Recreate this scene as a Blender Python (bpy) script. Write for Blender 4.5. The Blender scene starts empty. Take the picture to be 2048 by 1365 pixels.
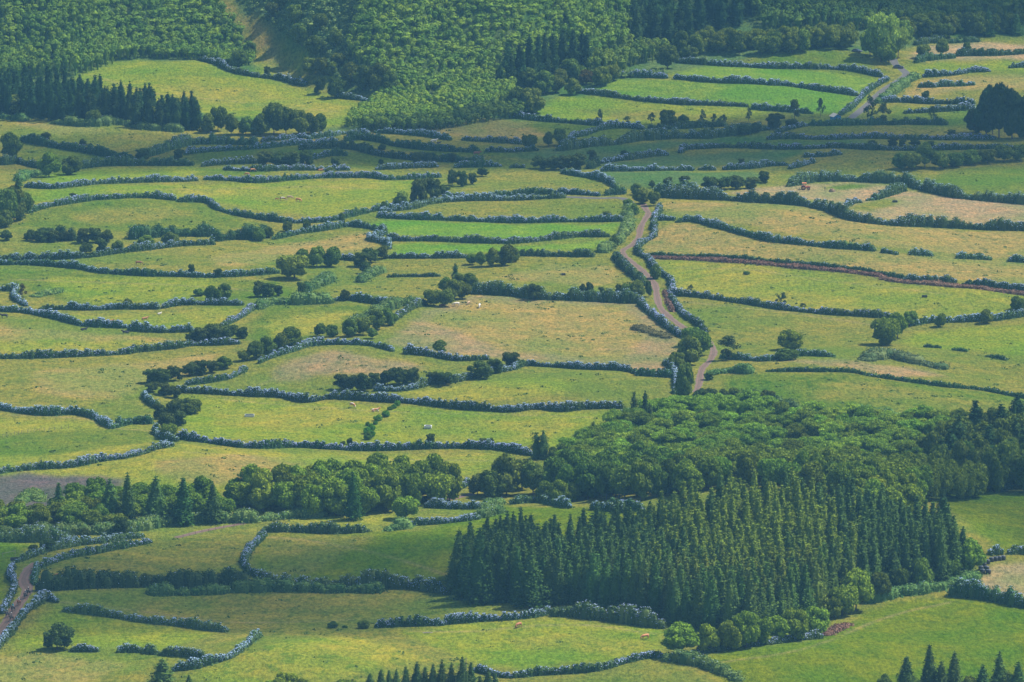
import bpy, math, random
import numpy as np

# ------------------------------------------------------------------ camera, sky, sun, exposure
SC = bpy.context.scene
COL = SC.collection
H = 430.0                      # viewpoint on the crater rim, metres above the valley floor
PITCH = math.radians(10.3)
TF = math.tan(math.radians(4.0))
K = 1024.0 / TF
cam_d = bpy.data.cameras.new("camera")
cam_d.angle = math.radians(8.0)
cam_d.clip_start = 1.0
cam_d.clip_end = 30000.0
cam = bpy.data.objects.new("camera", cam_d)
COL.objects.link(cam)
cam.location = (0, 0, H)
cam.rotation_euler = (math.radians(90) - PITCH, 0, 0)
SC.camera = cam

SUN_EL, SUN_AZ = math.radians(56.0), math.radians(72.0)     # azimuth clockwise from +Y
w = bpy.data.worlds.new("World")
SC.world = w
w.use_nodes = True
nt = w.node_tree
sky = nt.nodes.new("ShaderNodeTexSky")
sky.sky_type = 'NISHITA'
sky.sun_disc = False
sky.sun_elevation = SUN_EL
sky.sun_rotation = SUN_AZ
bg = nt.nodes["Background"]
nt.links.new(sky.outputs[0], bg.inputs[0])
bg.inputs[1].default_value = 0.075
sd = bpy.data.lights.new("sun", 'SUN')
sd.energy = 4.4
sd.angle = math.radians(0.5)
sd.color = (1.0, 0.94, 0.84)
sun = bpy.data.objects.new("sun", sd)
COL.objects.link(sun)
sun.location = (400, 2500, 900)
sun.rotation_euler = (math.radians(90) - SUN_EL, 0, math.pi - SUN_AZ)
SC.view_settings.view_transform = 'Standard'
SC.view_settings.look = 'None'
SC.view_settings.exposure = 1.06
SC.view_settings.gamma = 1.0
SC.cycles.max_bounces = 5
SC.cycles.diffuse_bounces = 2
SC.cycles.glossy_bounces = 1
SC.cycles.transmission_bounces = 3
SC.cycles.volume_bounces = 0
SC.cycles.transparent_max_bounces = 6

HAZE_DENSITY = 0.00004
HAZE_COLOR = (0.24, 0.62, 1.0)

# where cloud shadows fall: (photo x, y of the shadow's middle, half widths and half depth in metres, seed)
CLOUDS = [(1500, 302, 230, 62, 30, 1), (430, 312, 120, 34, 16, 2), (1680, -25, 150, 34, 32, 3), (360, 1165, 115, 66, 24, 4), (2010, 1010, 34, 60, 14, 5)]
RNG = np.random.default_rng(7)
random.seed(7)

# ------------------------------------------------------------------ the lie of the land (metres)
PI = math.pi
def tan_dep(py):
    return np.tan(PITCH + (np.asarray(py, float) - 682.5) / K * np.cos(PITCH) * 1.0)
M0, D0 = 0.05, 2790.0          # gentle rise of the valley floor beyond D0
FX = np.array([-6000, -200, 0, 150, 230, 500, 560, 620, 700, 760, 850, 1000, 1150, 1280, 1340, 1500, 1700, 1850, 2048, 2300, 8000], float)
FY = np.array([150, 150, 152, 145, 112, 112, 132, 165, 178, 188, 190, 180, 150, 118, 112, 108, 96, 78, 55, 50, 50], float)
FD = (H + D0 * M0) / (tan_dep(FY) + M0)
FS = np.array([.60, .60, .60, .60, .60, .60, .50, .50, .55, .62, .64, .62, .55, .36, .30, .26, .18, .15, .14, .14, .14])
BUMPS = []                     # (x, y, amplitude, sigma_x, sigma_y)
def sp(v, k):
    return np.logaddexp(0.0, v / k) * k
def hgt(x, y):
    x = np.asarray(x, float); y = np.asarray(y, float)
    z = M0 * sp(y - D0, 25.0)
    z = 75.0 * (1 - np.exp(-z / 75.0))
    xa = 1024.0 + K * x / (np.maximum(y, 800.0) * 1.011)
    fd = np.interp(xa, FX, FD); fs = np.interp(xa, FX, FS)
    g = sp(y - fd, 5.0)
    hill = 150.0 * (1 - np.exp(-fs * g / 150.0))
    hill = hill * (1 + 0.42 * (np.abs(np.sin(x * 0.042 + 0.9 * np.sin(x * 0.023) + y * .006)) - .55) * np.clip(g / 14.0, 0, 1))
    z = z + hill
    z = z + 0.9 * np.sin(x * 0.021 + 0.4) * np.sin(y * 0.017 + 1.0) + 0.55 * np.sin(x * 0.05 + y * 0.023) + 0.35 * np.sin(y * 0.061 - x * 0.033 + 2.0) + 0.12 * np.sin(x * .21 + 1.7 * np.sin(y * .05)) * np.sin(y * .17)
    for bx, by, a, sx, sy in BUMPS:
        z = z + a * np.exp(-((x - bx) / sx) ** 2 - ((y - by) / sy) ** 2)
    return z
CP, SP = math.cos(PITCH), math.sin(PITCH)
def to_px(x, y, z):            # where a point of the land is seen in the 2048 x 1365 photograph
    f = y * CP - (z - H) * SP
    u = y * SP + (z - H) * CP
    return 1024.0 + K * x / f, 682.5 - K * u / f
def ground(px, py):            # sight lines traced to the land: (n,) pixels -> (n, 3) points
    px = np.atleast_1d(np.asarray(px, float)); py = np.atleast_1d(np.asarray(py, float))
    a = (px - 1024.0) / K; b = (682.5 - py) / K
    dy = CP + b * SP; dz = -SP + b * CP
    sx = a / dy; sz = dz / dy                     # per metre of y
    ys = np.arange(1300.0, 4300.0, 3.0)
    X = sx[:, None] * ys; Z = H + sz[:, None] * ys
    D = Z - hgt(X, np.broadcast_to(ys, X.shape))
    hit = np.argmax(D < 0, axis=1)
    hit = np.where((D < 0).any(axis=1), hit, len(ys) - 1)
    lo = ys[np.maximum(hit - 1, 0)]; hi = ys[hit]
    for _ in range(14):
        mid = (lo + hi) / 2
        d = H + sz * mid - hgt(sx * mid, mid)
        lo = np.where(d > 0, mid, lo); hi = np.where(d > 0, hi, mid)
    y = (lo + hi) / 2
    return np.stack([sx * y, y, hgt(sx * y, y)], 1)
def scale_at(p):               # pixels per metre at a point
    return K / (p[..., 1] * CP - (p[..., 2] - H) * SP)
for bpx, bpy_, a, sx, sy in [(1530, 1078, 12.5, 64, 52), (610, 1345, 5.0, 34, 36), (120, 1215, 2.0, 25, 40), (1640, 1330, 2.2, 40, 45), (880, 640, 2.5, 45, 60),
                             (1700, 560, 3.0, 60, 70), (1600, 460, 3.0, 60, 60), (260, 410, 4.0, 38, 45), (400, 940, 3.0, 40, 40), (1650, 790, 4.0, 45, 70),
                             (1620, 120, 4.0, 32, 22), (1500, 180, 3.0, 40, 35), (400, 150, 4.0, 35, 30), (150, 270, 4.0, 30, 35), (640, 720, 2.5, 35, 40), (1150, 770, 2, 35, 35)]:
    g0 = ground(bpx, bpy_)[0]
    BUMPS.append((g0[0], g0[1], a, sx, sy))

# ------------------------------------------------------------------ mesh and naming helpers
def link(o, parent=None):
    COL.objects.link(o)
    if parent is not None:
        o.parent = parent
    return o
def tag(o, label=None, cat=None, group=None, kind=None):
    if label: o["label"] = label
    if cat: o["category"] = cat
    if group: o["group"] = group
    if kind: o["kind"] = kind
    return o
def empty(name, loc, rz=0.0):
    o = bpy.data.objects.new(name, None)
    o.empty_display_size = 0.3
    o.location = loc; o.rotation_euler = (0, 0, rz)
    return link(o)
def quads(name, V, F, mats, mi=None, smooth=False):
    me = bpy.data.meshes.new(name)
    V = np.ascontiguousarray(V, np.float32); F = np.ascontiguousarray(F, np.int32)
    me.vertices.add(len(V)); me.vertices.foreach_set("co", V.ravel())
    n = len(F)
    me.loops.add(n * 4); me.loops.foreach_set("vertex_index", F.ravel())
    me.polygons.add(n); me.polygons.foreach_set("loop_start", np.arange(0, 4 * n, 4, dtype=np.int32))
    for m in (mats if isinstance(mats, (list, tuple)) else [mats]):
        me.materials.append(m)
    if mi is not None:
        me.polygons.foreach_set("material_index", np.ascontiguousarray(mi, np.int32))
    me.polygons.foreach_set("use_smooth", np.full(n, smooth, dtype=bool))
    me.update(calc_edges=True)
    return me
def obj(name, me, parent=None, loc=None):
    o = bpy.data.objects.new(name, me)
    if loc is not None: o.location = loc
    return link(o, parent)
class MB:                      # collects quad pieces for one mesh
    def __init__(s): s.V = []; s.F = []; s.M = []; s.n = 0
    def add(s, V, F, m=0):
        V = np.asarray(V, float).reshape(-1, 3); F = np.asarray(F, int).reshape(-1, 4)
        s.V.append(V); s.F.append(F + s.n); s.M.append(np.full(len(F), m)); s.n += len(V)
    def box(s, c, d, m=0, taper=1.0, rz=0.0, shear=0.0):
        x, y, z = [q / 2 for q in d]
        V = np.array([[-x, -y, -z], [x, -y, -z], [x, y, -z], [-x, y, -z], [-x * taper + shear, -y * taper, z], [x * taper + shear, -y * taper, z], [x * taper + shear, y * taper, z], [-x * taper + shear, y * taper, z]])
        if rz:
            ca, sa = math.cos(rz), math.sin(rz)
            V = V @ np.array([[ca, sa, 0], [-sa, ca, 0], [0, 0, 1]])
        s.add(V + np.array(c), [[0, 3, 2, 1], [4, 5, 6, 7], [0, 1, 5, 4], [1, 2, 6, 5], [2, 3, 7, 6], [3, 0, 4, 7]], m)
    def tube(s, pts, rad, k=6, m=0, cap=True):
        pts = np.asarray(pts, float); n = len(pts)
        V = []
        for i in range(n):
            t = pts[min(i + 1, n - 1)] - pts[max(i - 1, 0)]
            t = t / (np.linalg.norm(t) + 1e-9)
            a = np.cross(t, [0, 0, 1.0] if abs(t[2]) < .9 else [1.0, 0, 0]); a /= np.linalg.norm(a)
            b = np.cross(t, a)
            for j in range(k):
                q = 2 * PI * j / k
                V.append(pts[i] + rad[i] * (math.cos(q) * a + math.sin(q) * b))
        F = [[i * k + j, i * k + (j + 1) % k, (i + 1) * k + (j + 1) % k, (i + 1) * k + j] for i in range(n - 1) for j in range(k)]
        if cap and k % 2 == 0:
            for base in (0, (n - 1) * k):
                for j in range(1, k // 2):
                    F.append([base + (j - 1) % k, base + j, base + k - 1 - j, base + (k - j) % k])
        s.add(V, F, m)
    def mesh(s, name, mats, smooth=False):
        return quads(name, np.concatenate(s.V), np.concatenate(s.F), mats, np.concatenate(s.M), smooth)
    def build(s, name, mats, parent=None, loc=None, smooth=False):
        return obj(name, s.mesh(name, mats, smooth), parent, loc)

# ------------------------------------------------------------------ materials
def mat(name):
    m = bpy.data.materials.new(name); m.use_nodes = True
    t = m.node_tree; t.nodes.clear()
    return m, t, t.nodes.new("ShaderNodeOutputMaterial")
def nd(t, typ, **kw):
    n = t.nodes.new(typ)
    for k, v in kw.items():
        if k.startswith("i_"):
            n.inputs[k[2:].replace("_", " ")].default_value = v
        else:
            setattr(n, k, v)
    return n
def ramp(t, fac, stops):
    r = t.nodes.new("ShaderNodeValToRGB")
    e = r.color_ramp.elements
    while len(e) < len(stops): e.new(0.5)
    for q, (p, c) in zip(e, stops):
        q.position = p; q.color = (*c, 1) if len(c) == 3 else c
    t.links.new(fac, r.inputs[0])
    return r.outputs[0]
def mixc(t, fac, a, b, blend='MIX'):
    n = t.nodes.new("ShaderNodeMix"); n.data_type = 'RGBA'; n.blend_type = blend
    for s, v in ((0, fac), (6, a), (7, b)):
        if isinstance(v, bpy.types.NodeSocket): t.links.new(v, n.inputs[s])
        elif s == 0: n.inputs[0].default_value = v
        else: n.inputs[s].default_value = (*v, 1)
    return n.outputs[2]
def flat(name, c, rough=0.7, metal=0.0, var=0.12, scale=3.0):
    m, t, out = mat(name)
    b = nd(t, "ShaderNodeBsdfPrincipled"); b.inputs["Roughness"].default_value = rough; b.inputs["Metallic"].default_value = metal
    tc = nd(t, "ShaderNodeTexCoord"); nz = nd(t, "ShaderNodeTexNoise"); nz.inputs["Scale"].default_value = scale
    t.links.new(tc.outputs["Object"], nz.inputs["Vector"])
    c0 = tuple(max(0, q * (1 - var)) for q in c); c1 = tuple(min(1, q * (1 + var)) for q in c)
    t.links.new(ramp(t, nz.outputs["Fac"], [(.3, c0), (.7, c1)]), b.inputs["Base Color"])
    t.links.new(b.outputs[0], out.inputs[0])
    return m
def foliage(name, dark, light, trans=0.25, wob=.25):
    """leaf clumps: every clump a shade of its own between two greens, tinted by the object's own colour"""
    m, t, out = mat(name)
    geo = nd(t, "ShaderNodeNewGeometry"); oi = nd(t, "ShaderNodeObjectInfo")
    c = ramp(t, geo.outputs["Random Per Island"], [(0.0, dark), (1.0, light)])
    c = mixc(t, 1.0, c, oi.outputs["Color"], 'MULTIPLY')
    hs = nd(t, "ShaderNodeHueSaturation")
    mr = nd(t, "ShaderNodeMapRange"); mr.inputs["To Min"].default_value = 1 - wob; mr.inputs["To Max"].default_value = 1 + wob
    t.links.new(oi.outputs["Random"], mr.inputs["Value"]); t.links.new(mr.outputs[0], hs.inputs["Value"]); t.links.new(c, hs.inputs["Color"])
    ml = nd(t, "ShaderNodeMath", operation='MULTIPLY'); ml.inputs[1].default_value = 7.31
    fr = nd(t, "ShaderNodeMath", operation='FRACT'); t.links.new(oi.outputs["Random"], ml.inputs[0]); t.links.new(ml.outputs[0], fr.inputs[0])
    m2 = nd(t, "ShaderNodeMapRange"); m2.inputs["To Min"].default_value = .478; m2.inputs["To Max"].default_value = .515
    t.links.new(fr.outputs[0], m2.inputs["Value"]); t.links.new(m2.outputs[0], hs.inputs["Hue"])
    d = nd(t, "ShaderNodeBsdfDiffuse"); tr = nd(t, "ShaderNodeBsdfTranslucent"); mx = nd(t, "ShaderNodeMixShader")
    mx.inputs[0].default_value = trans
    for q in (d, tr): t.links.new(hs.outputs[0], q.inputs["Color"])
    t.links.new(d.outputs[0], mx.inputs[1]); t.links.new(tr.outputs[0], mx.inputs[2]); t.links.new(mx.outputs[0], out.inputs[0])
    return m
M_LEAF = foliage("broad_leaves", (.062, .108, .014), (.140, .195, .026), .25)
def canopy_mat(name, a, b_):
    m, t, out = mat(name)
    geo = nd(t, "ShaderNodeNewGeometry"); oi = nd(t, "ShaderNodeObjectInfo"); tc = nd(t, "ShaderNodeTexCoord")
    nz = nd(t, "ShaderNodeTexNoise"); nz.inputs["Scale"].default_value = .16; nz.inputs["Detail"].default_value = 3
    t.links.new(tc.outputs["Object"], nz.inputs["Vector"])
    c = ramp(t, geo.outputs["Random Per Island"], [(0.0, a), (1.0, b_)])
    c = mixc(t, 1.0, c, ramp(t, nz.outputs["Fac"], [(.32, (.62, .76, .85)), (.5, (1, 1, 1)), (.68, (1.35, 1.18, .85))]), 'MULTIPLY')
    c = mixc(t, 1.0, c, oi.outputs["Color"], 'MULTIPLY')
    d = nd(t, "ShaderNodeBsdfDiffuse"); tr = nd(t, "ShaderNodeBsdfTranslucent"); mx = nd(t, "ShaderNodeMixShader"); mx.inputs[0].default_value = .15
    for q in (d, tr): t.links.new(c, q.inputs["Color"])
    t.links.new(d.outputs[0], mx.inputs[1]); t.links.new(tr.outputs[0], mx.inputs[2]); t.links.new(mx.outputs[0], out.inputs[0])
    return m
M_CANOPY = canopy_mat("forest_leaves", (.075, .128, .018), (.118, .180, .026))
M_HEATH = foliage("heath_leaves", (.040, .070, .016), (.092, .130, .028), .22)
M_CONIF = foliage("conifer_needles", (.042, .090, .022), (.082, .142, .030), .22)
M_HEDGE = foliage("hedge_leaves", (.032, .082, .028), (.105, .170, .052), .2, .18)
M_AIRY = foliage("fine_leaves", (.078, .148, .018), (.165, .275, .036), .3)
M_BLOOM = foliage("hydrangea_blossom", (.21, .31, .53), (.44, .54, .78), .15, .12)
M_DRY = foliage("dry_bracken", (.09, .055, .035), (.20, .13, .08), .15)
M_BARK = flat("bark", (.10, .085, .07), .9, var=.3, scale=2)
M_BARKPALE = flat("pale_bark", (.30, .27, .23), .9, var=.2, scale=2)

# ------------------------------------------------------------------ the ground: one sheet out past everything seen, coloured by what grows on each field
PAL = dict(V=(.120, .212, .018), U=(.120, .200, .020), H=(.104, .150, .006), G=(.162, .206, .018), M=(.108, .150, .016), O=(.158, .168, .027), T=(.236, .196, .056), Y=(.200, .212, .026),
           S=(.275, .212, .108), B=(.15, .10, .075), K=(.105, .088, .088), D=(.075, .130, .036), R=(.24, .185, .085), W=(.03, .05, .02))
FIELDS = [  # (colour, tuftiness 0..1, outline in photograph pixels laid on the land)
 ("O", .5, [(-200,-200),(2300,-200),(2300,1600),(-200,1600)]),
 ("D", .3, [(-100,-80),(2150,-80),(2150,40),(1900,75),(1750,105),(1500,115),(1200,180),(1050,240),(900,260),(640,262),(0,240),(-100,240)]),
 ("G", .4, [(150,152),(230,120),(400,122),(460,145),(560,162),(640,187),(745,202),(700,248),(640,256),(480,236),(380,225),(200,205)]),
 ("Y", .5, [(300,170),(480,175),(620,200),(700,215),(650,240),(500,222),(380,200)]),
 ("Y", .8, [(380,-80),(450,-80),(470,5),(520,45),(582,92),(640,150),(600,160),(520,155),(504,120),(490,70),(430,10)]),
 ("T", .8, [(420,-20),(455,0),(510,50),(565,95),(600,150),(545,145),(510,80)]),
 ("O", .5, [(480,150),(620,160),(760,200),(745,212),(660,190),(560,165)]),
 ("O", .3, [(0,245),(60,240),(200,250),(380,262),(470,272),(340,295),(280,312),(180,290),(60,275),(-60,290)]),
 ("T", .3, [(20,245),(110,245),(220,262),(120,272)]),
 ("M", .2, [(45,295),(170,300),(250,315),(150,330),(20,325)]),
 ("O", .2, [(-50,323),(60,330),(80,345),(30,365),(-50,380)]),
 ("G", .2, [(80,352),(200,337),(385,334),(420,345),(380,353),(180,362),(90,370)]),
 ("M", .2, [(385,300),(510,300),(500,325),(400,326)]),
 ("M", .2, [(400,335),(560,340),(500,352),(400,352)]),
 ("T", .2, [(520,288),(640,282),(760,268),(780,275),(690,285),(530,292)]),
 ("M", .2, [(520,295),(700,280),(770,282),(880,300),(1000,305),(1150,300),(1010,315),(860,310),(740,292),(600,310)]),
 ("M", .2, [(620,330),(700,305),(860,322),(840,335),(720,340)]),
 ("O", .3, [(750,268),(990,285),(1130,298),(930,300),(800,285)]),
 ("T", .3, [(930,238),(1040,240),(1190,257),(1050,280),(940,275),(850,264)]),
 ("M", .2, [(1050,245),(1300,252),(1450,255),(1440,262),(1230,280),(1120,288)]),
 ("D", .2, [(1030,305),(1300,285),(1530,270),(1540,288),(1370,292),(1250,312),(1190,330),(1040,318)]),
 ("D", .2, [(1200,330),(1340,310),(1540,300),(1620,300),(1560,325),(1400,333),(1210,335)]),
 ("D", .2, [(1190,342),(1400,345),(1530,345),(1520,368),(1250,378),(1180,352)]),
 ("G", .4, [(50,380),(100,382),(390,370),(640,362),(830,362),(820,390),(760,412),(640,436),(430,405),(280,387),(150,392),(50,415)]),
 ("Y", .4, [(250,378),(640,366),(800,366),(600,400),(430,398),(330,385)]),
 ("M", .6, [(60,425),(250,398),(400,402),(440,425),(540,450),(400,468),(130,460),(30,455)]),
 ("O", .5, [(150,425),(300,408),(400,425),(300,445),(160,450)]),
 ("O", .3, [(-60,485),(150,483),(220,500),(60,515),(-60,515)]),
 ("O", .5, [(110,522),(300,505),(550,482),(750,456),(770,482),(740,515),(560,525),(480,548),(300,545)]),
 ("T", .5, [(560,490),(750,462),(750,500),(600,520),(430,535),(420,515)]),
 ("M", .6, [(-60,533),(170,540),(420,557),(560,562),(600,592),(430,602),(300,612),(150,612),(60,575),(-60,570)]),
 ("G", .6, [(100,555),(420,560),(440,590),(320,605),(160,605),(100,580)]),
 ("Y", .5, [(80,630),(300,628),(480,613),(470,652),(380,662),(160,645)]),
 ("T", .6, [(-60,645),(120,662),(370,678),(250,700),(-60,705)]),
 ("Y", .6, [(-60,690),(100,680),(370,680),(250,702),(-60,710)]),
 ("O", .5, [(-60,728),(380,695),(475,692),(440,735),(300,770),(285,800),(310,835),(220,845),(190,828),(-60,812)]),
 ("T", .5, [(60,745),(280,725),(440,705),(420,740),(290,770),(240,800),(80,790)]),
 ("Y", .4, [(-60,830),(190,842),(310,855),(290,892),(150,928),(-60,938)]),
 ("M", .4, [(-60,872),(150,860),(310,855),(290,885),(100,912),(-60,905)]),
 ("Y", .4, [(-60,955),(280,915),(370,888),(500,903),(700,908),(1000,908),(980,935),(900,965),(470,985),(340,990),(130,960)]),
 ("T", .3, [(300,925),(480,910),(620,925),(560,950),(440,970),(330,960)]),
 ("K", .3, [(-60,968),(60,947),(130,952),(250,958),(250,972),(150,990),(110,1015),(-60,1020)]),
 ("G", .4, [(345,792),(450,797),(650,806),(850,816),(1050,828),(1235,823),(1230,835),(1170,885),(1100,900),(1000,888),(860,892),(620,893),(370,872)]),
 ("Y", .3, [(420,815),(660,815),(880,835),(1150,845),(1100,880),(860,880),(720,840),(600,865),(430,850)]),
 ("O", .5, [(430,782),(560,702),(680,697),(800,722),(960,737),(900,757),(700,777),(640,792),(500,782)]),
 ("R", .6, [(560,725),(650,702),(800,725),(860,738),(780,750),(640,752),(540,765)]),
 ("O", .4, [(740,785),(1050,742),(1340,757),(1340,792),(1240,806),(1000,812),(860,800)]),
 ("Y", .4, [(780,788),(1050,755),(1150,765),(1120,790),(960,802)]),
 ("R", .5, [(770,687),(850,622),(950,592),(1280,602),(1360,662),(1340,747),(1200,737),(1070,722),(950,712),(830,702)]),
 ("T", .6, [(850,640),(960,600),(1240,610),(1300,660),(1250,720),(1000,700)]),
 ("O", .5, [(940,548),(1050,522),(1220,518),(1262,548),(1290,587),(1250,592),(960,578)]),
 ("T", .4, [(990,555),(1100,530),(1220,532),(1250,560),(1180,575)]),
 ("O", .6, [(640,572),(740,532),(900,522),(930,542),(870,592),(850,602),(780,607),(640,592)]),
 ("M", .6, [(500,642),(560,612),(760,612),(700,652),(640,682),(500,690)]),
 ("Y", .6, [(520,650),(620,625),(720,625),(650,660),(560,680)]),
 ("V", .1, [(740,450),(762,440),(900,445),(1030,450),(1250,447),(1236,470),(1080,482),(780,472)]),
 ("V", .1, [(778,488),(950,490),(1080,492),(1225,477),(1200,497),(1010,508),(790,512)]),
 ("O", .4, [(830,428),(900,408),(1240,397),(1252,432),(1100,438),(900,432)]),
 ("O", .4, [(890,388),(1000,352),(1120,347),(1232,387),(1210,392),(1000,388)]),
 ("U", .1, [(1340,148),(1420,130),(1560,138),(1700,150),(1770,160),(1712,192),(1500,172),(1370,158)]),
 ("U", .15, [(1190,184),(1230,157),(1360,162),(1700,188),(1745,192),(1680,230),(1500,214),(1350,208)]),
 ("M", .3, [(1470,127),(1560,103),(1650,100),(1720,115),(1790,150),(1750,155),(1600,137)]),
 ("G", .2, [(1060,238),(1120,190),(1280,204),(1530,219),(1540,240),(1300,250),(1150,240)]),
 ("O", .3, [(1120,215),(1300,220),(1450,235),(1250,240)]),
 ("S", .2, [(1812,114),(1850,95),(1930,82),(2080,88),(2080,108),(1840,122)]),
 ("G", .2, [(1790,135),(1850,128),(2080,112),(2080,132),(1900,148),(1810,150)]),
 ("T", .3, [(1810,190),(1850,158),(2080,145),(2080,180),(1950,200),(1800,200)]),
 ("O", .3, [(1770,196),(1950,180),(2080,180),(2080,205),(1780,203)]),
 ("M", .3, [(1775,215),(1950,210),(1940,250),(1780,248)]),
 ("O", .3, [(1540,278),(1620,256),(1750,256),(1940,256),(1940,275),(1640,272)]),
 ("M", .2, [(1590,246),(1640,236),(1700,236),(1690,246)]),
 ("D", .2, [(1540,285),(1750,280),(1750,292),(1540,295)]),
 ("O", .5, [(1560,362),(1640,325),(1800,308),(1800,340),(1780,357),(1620,362)]),
 ("M", .2, [(1840,372),(1900,340),(2080,315),(2080,400),(1950,392)]),
 ("S", .2, [(1460,388),(1510,375),(1590,370),(1700,362),(1800,372),(1810,384),(1700,412),(1705,428),(1640,402),(1500,395)]),
 ("M", .3, [(1640,374),(1690,368),(1745,373),(1720,378),(1650,378)]),
 ("S", .3, [(1705,425),(1815,380),(1850,390),(2080,414),(2080,452),(1850,442),(1725,437)]),
 ("O", .5, [(1690,418),(1790,398),(1800,405),(1740,425)]),
 ("T", .8, [(1315,407),(1480,405),(1620,412),(1700,442),(2080,468),(2080,518),(1920,512),(1750,492),(1520,457),(1350,432)]),
 ("T", .8, [(1285,495),(1310,460),(1360,446),(1520,470),(1750,503),(2080,525),(2080,585),(1800,558),(1640,528),(1300,510)]),
 ("Y", .4, [(1310,522),(1480,527),(1650,547),(1800,572),(2080,590),(2060,625),(1950,642),(1650,627),(1450,602),(1350,584)]),
 ("O", .4, [(1345,602),(1420,602),(1600,627),(1780,638),(1740,700),(1450,705),(1400,650)]),
 ("G", .2, [(1800,684),(1850,662),(2080,640),(2080,732),(1950,706),(1830,696)]),
 ("O", .4, [(1430,725),(1600,715),(1800,695),(1900,698),(2080,735),(2080,800),(1880,772),(1700,742),(1440,738)]),
 ("R", .4, [(1480,722),(1700,722),(1850,742),(1900,752),(1800,756),(1690,736)]),
 ("M", .9, [(1420,752),(1640,745),(1760,757),(1886,775),(2080,800),(2080,880),(1900,870),(1700,835),(1500,800)]),
 ("O", .9, [(1560,775),(1750,765),(1900,790),(2080,820),(2080,855),(1900,840),(1640,800)]),
 ("O", .4, [(1140,995),(1340,995),(1300,1015),(1150,1010)]),
 ("H", .3, [(850,1060),(1010,1010),(1200,1015),(1320,1022),(1330,1080),(900,1090)]),
 ("H", .6, [(525,1065),(740,1065),(900,1060),(1320,1025),(1320,1080),(900,1130),(900,1165),(512,1158)]),
 ("O", .6, [(530,1068),(760,1070),(700,1100),(620,1150),(530,1150)]),
 ("Y", .4, [(540,1040),(700,1030),(840,1030),(760,1050),(700,1055)]),
 ("O", .6, [(100,1120),(300,1085),(370,1075),(500,1050),(490,1100),(490,1160),(110,1160)]),
 ("H", .4, [(-60,1085),(60,1085),(25,1125),(15,1200),(-60,1230)]),
 ("O", .7, [(110,1195),(520,1172),(880,1180),(1030,1215),(900,1238),(700,1252),(460,1258),(130,1212)]),
 ("G", .6, [(30,1270),(110,1215),(400,1260),(440,1268),(320,1300),(140,1290),(30,1300)]),
 ("O", .7, [(-60,1300),(150,1305),(320,1320),(380,1345),(330,1420),(-60,1420)]),
 ("T", .7, [(-60,1310),(120,1308),(260,1330),(200,1360),(-60,1365)]),
 ("O", .8, [(350,1350),(520,1290),(540,1258),(780,1258),(920,1310),(980,1345),(980,1420),(340,1420)]),
 ("O", .8, [(770,1258),(860,1272),(930,1305),(985,1340),(960,1372),(900,1345),(840,1300),(780,1270)]),
 ("Y", .8, [(390,1350),(540,1290),(700,1272),(860,1320),(700,1350),(500,1400)]),
 ("G", .6, [(790,1262),(890,1248),(1090,1238),(1320,1255),(1325,1300),(1240,1315),(1070,1338),(960,1330)]),
 ("Y", .6, [(1010,1275),(1200,1270),(1310,1290),(1220,1308),(1060,1300)]),
 ("H", .4, [(1400,1315),(1640,1280),(1730,1218),(1900,1190),(2080,1215),(2080,1420),(1480,1420),(1430,1345)]),
 ("S", .2, [(1945,1180),(1965,1145),(2000,1125),(2080,1115),(2080,1205),(2000,1192)]),
 ("H", .2, [(1860,1000),(1900,985),(2080,990),(2080,1100),(1990,1100),(1950,1060)]),
 ("B", .2, [(1105,0),(1105,1)]),
]
TC = np.concatenate([-np.linspace(1.0, .16, 12)[:-1] ** 1.0, np.linspace(-.16, -.088, 20)[:-1], np.linspace(-.088, .088, 440), np.linspace(.088, .16, 20)[1:], np.linspace(.16, 1.0, 12)[1:]])
YR = np.concatenate([np.linspace(300, 1750, 50)[:-1], np.arange(1750, 3200, 1.75), np.linspace(3204, 6500, 90)])
XX = TC[None, :] * np.maximum(YR, 1600.0)[:, None]
YY = np.broadcast_to(YR[:, None], XX.shape)
ZZ = hgt(XX, YY)
nr, nc = XX.shape
def inside(poly, x, y):
    r = np.zeros(x.shape, bool)
    n = len(poly)
    for i in range(n):
        x0, y0 = poly[i]; x1, y1 = poly[(i + 1) % n]
        if y0 == y1: continue
        c = ((y0 > y) != (y1 > y)) & (x < (x1 - x0) * (y - y0) / (y1 - y0) + x0)
        r ^= c
    return r
def spline(pts, n=8):
    p = np.asarray(pts, float)
    if len(p) < 3: n0 = 24; t = np.linspace(0, 1, n0)[:, None]; return p[0] * (1 - t) + p[-1] * t
    q = np.vstack([2 * p[0] - p[1], p, 2 * p[-1] - p[-2]])
    out = []
    for i in range(1, len(q) - 2):
        for t in np.arange(n) / n:
            out.append(.5 * (2 * q[i] + (q[i + 1] - q[i - 1]) * t + (2 * q[i - 1] - 5 * q[i] + 4 * q[i + 1] - q[i + 2]) * t * t + (3 * q[i] - q[i - 1] - 3 * q[i + 1] + q[i + 2]) * t ** 3))
    out.append(q[-2])
    return np.array(out)
COLR = np.zeros((nr, nc, 4), np.float32)
# wobbling the lookup a little keeps field edges from running ruler-straight
WX = XX + 0.8 * np.sin(YY * .31 + XX * .13) + .5 * np.sin(YY * .9)
WY = YY + 1.6 * np.sin(XX * .27 + 1.0) + .9 * np.sin(XX * .83)
WORLD_FIELDS = []
for k, tuft, poly in FIELDS:
    if len(poly) < 3: continue
    ex = lambda v: -200 if v < -40 else 2260 if v > 2060 else v
    g = ground([ex(p[0]) for p in poly], [p[1] for p in poly])[:, :2]
    x0, y0 = g.min(0) - 3; x1, y1 = g.max(0) + 3
    m = inside(g, WX, WY) if len(WORLD_FIELDS) else np.ones(XX.shape, bool)
    WORLD_FIELDS.append((k, g))
    COLR[m] = (*PAL[k], tuft)
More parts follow.
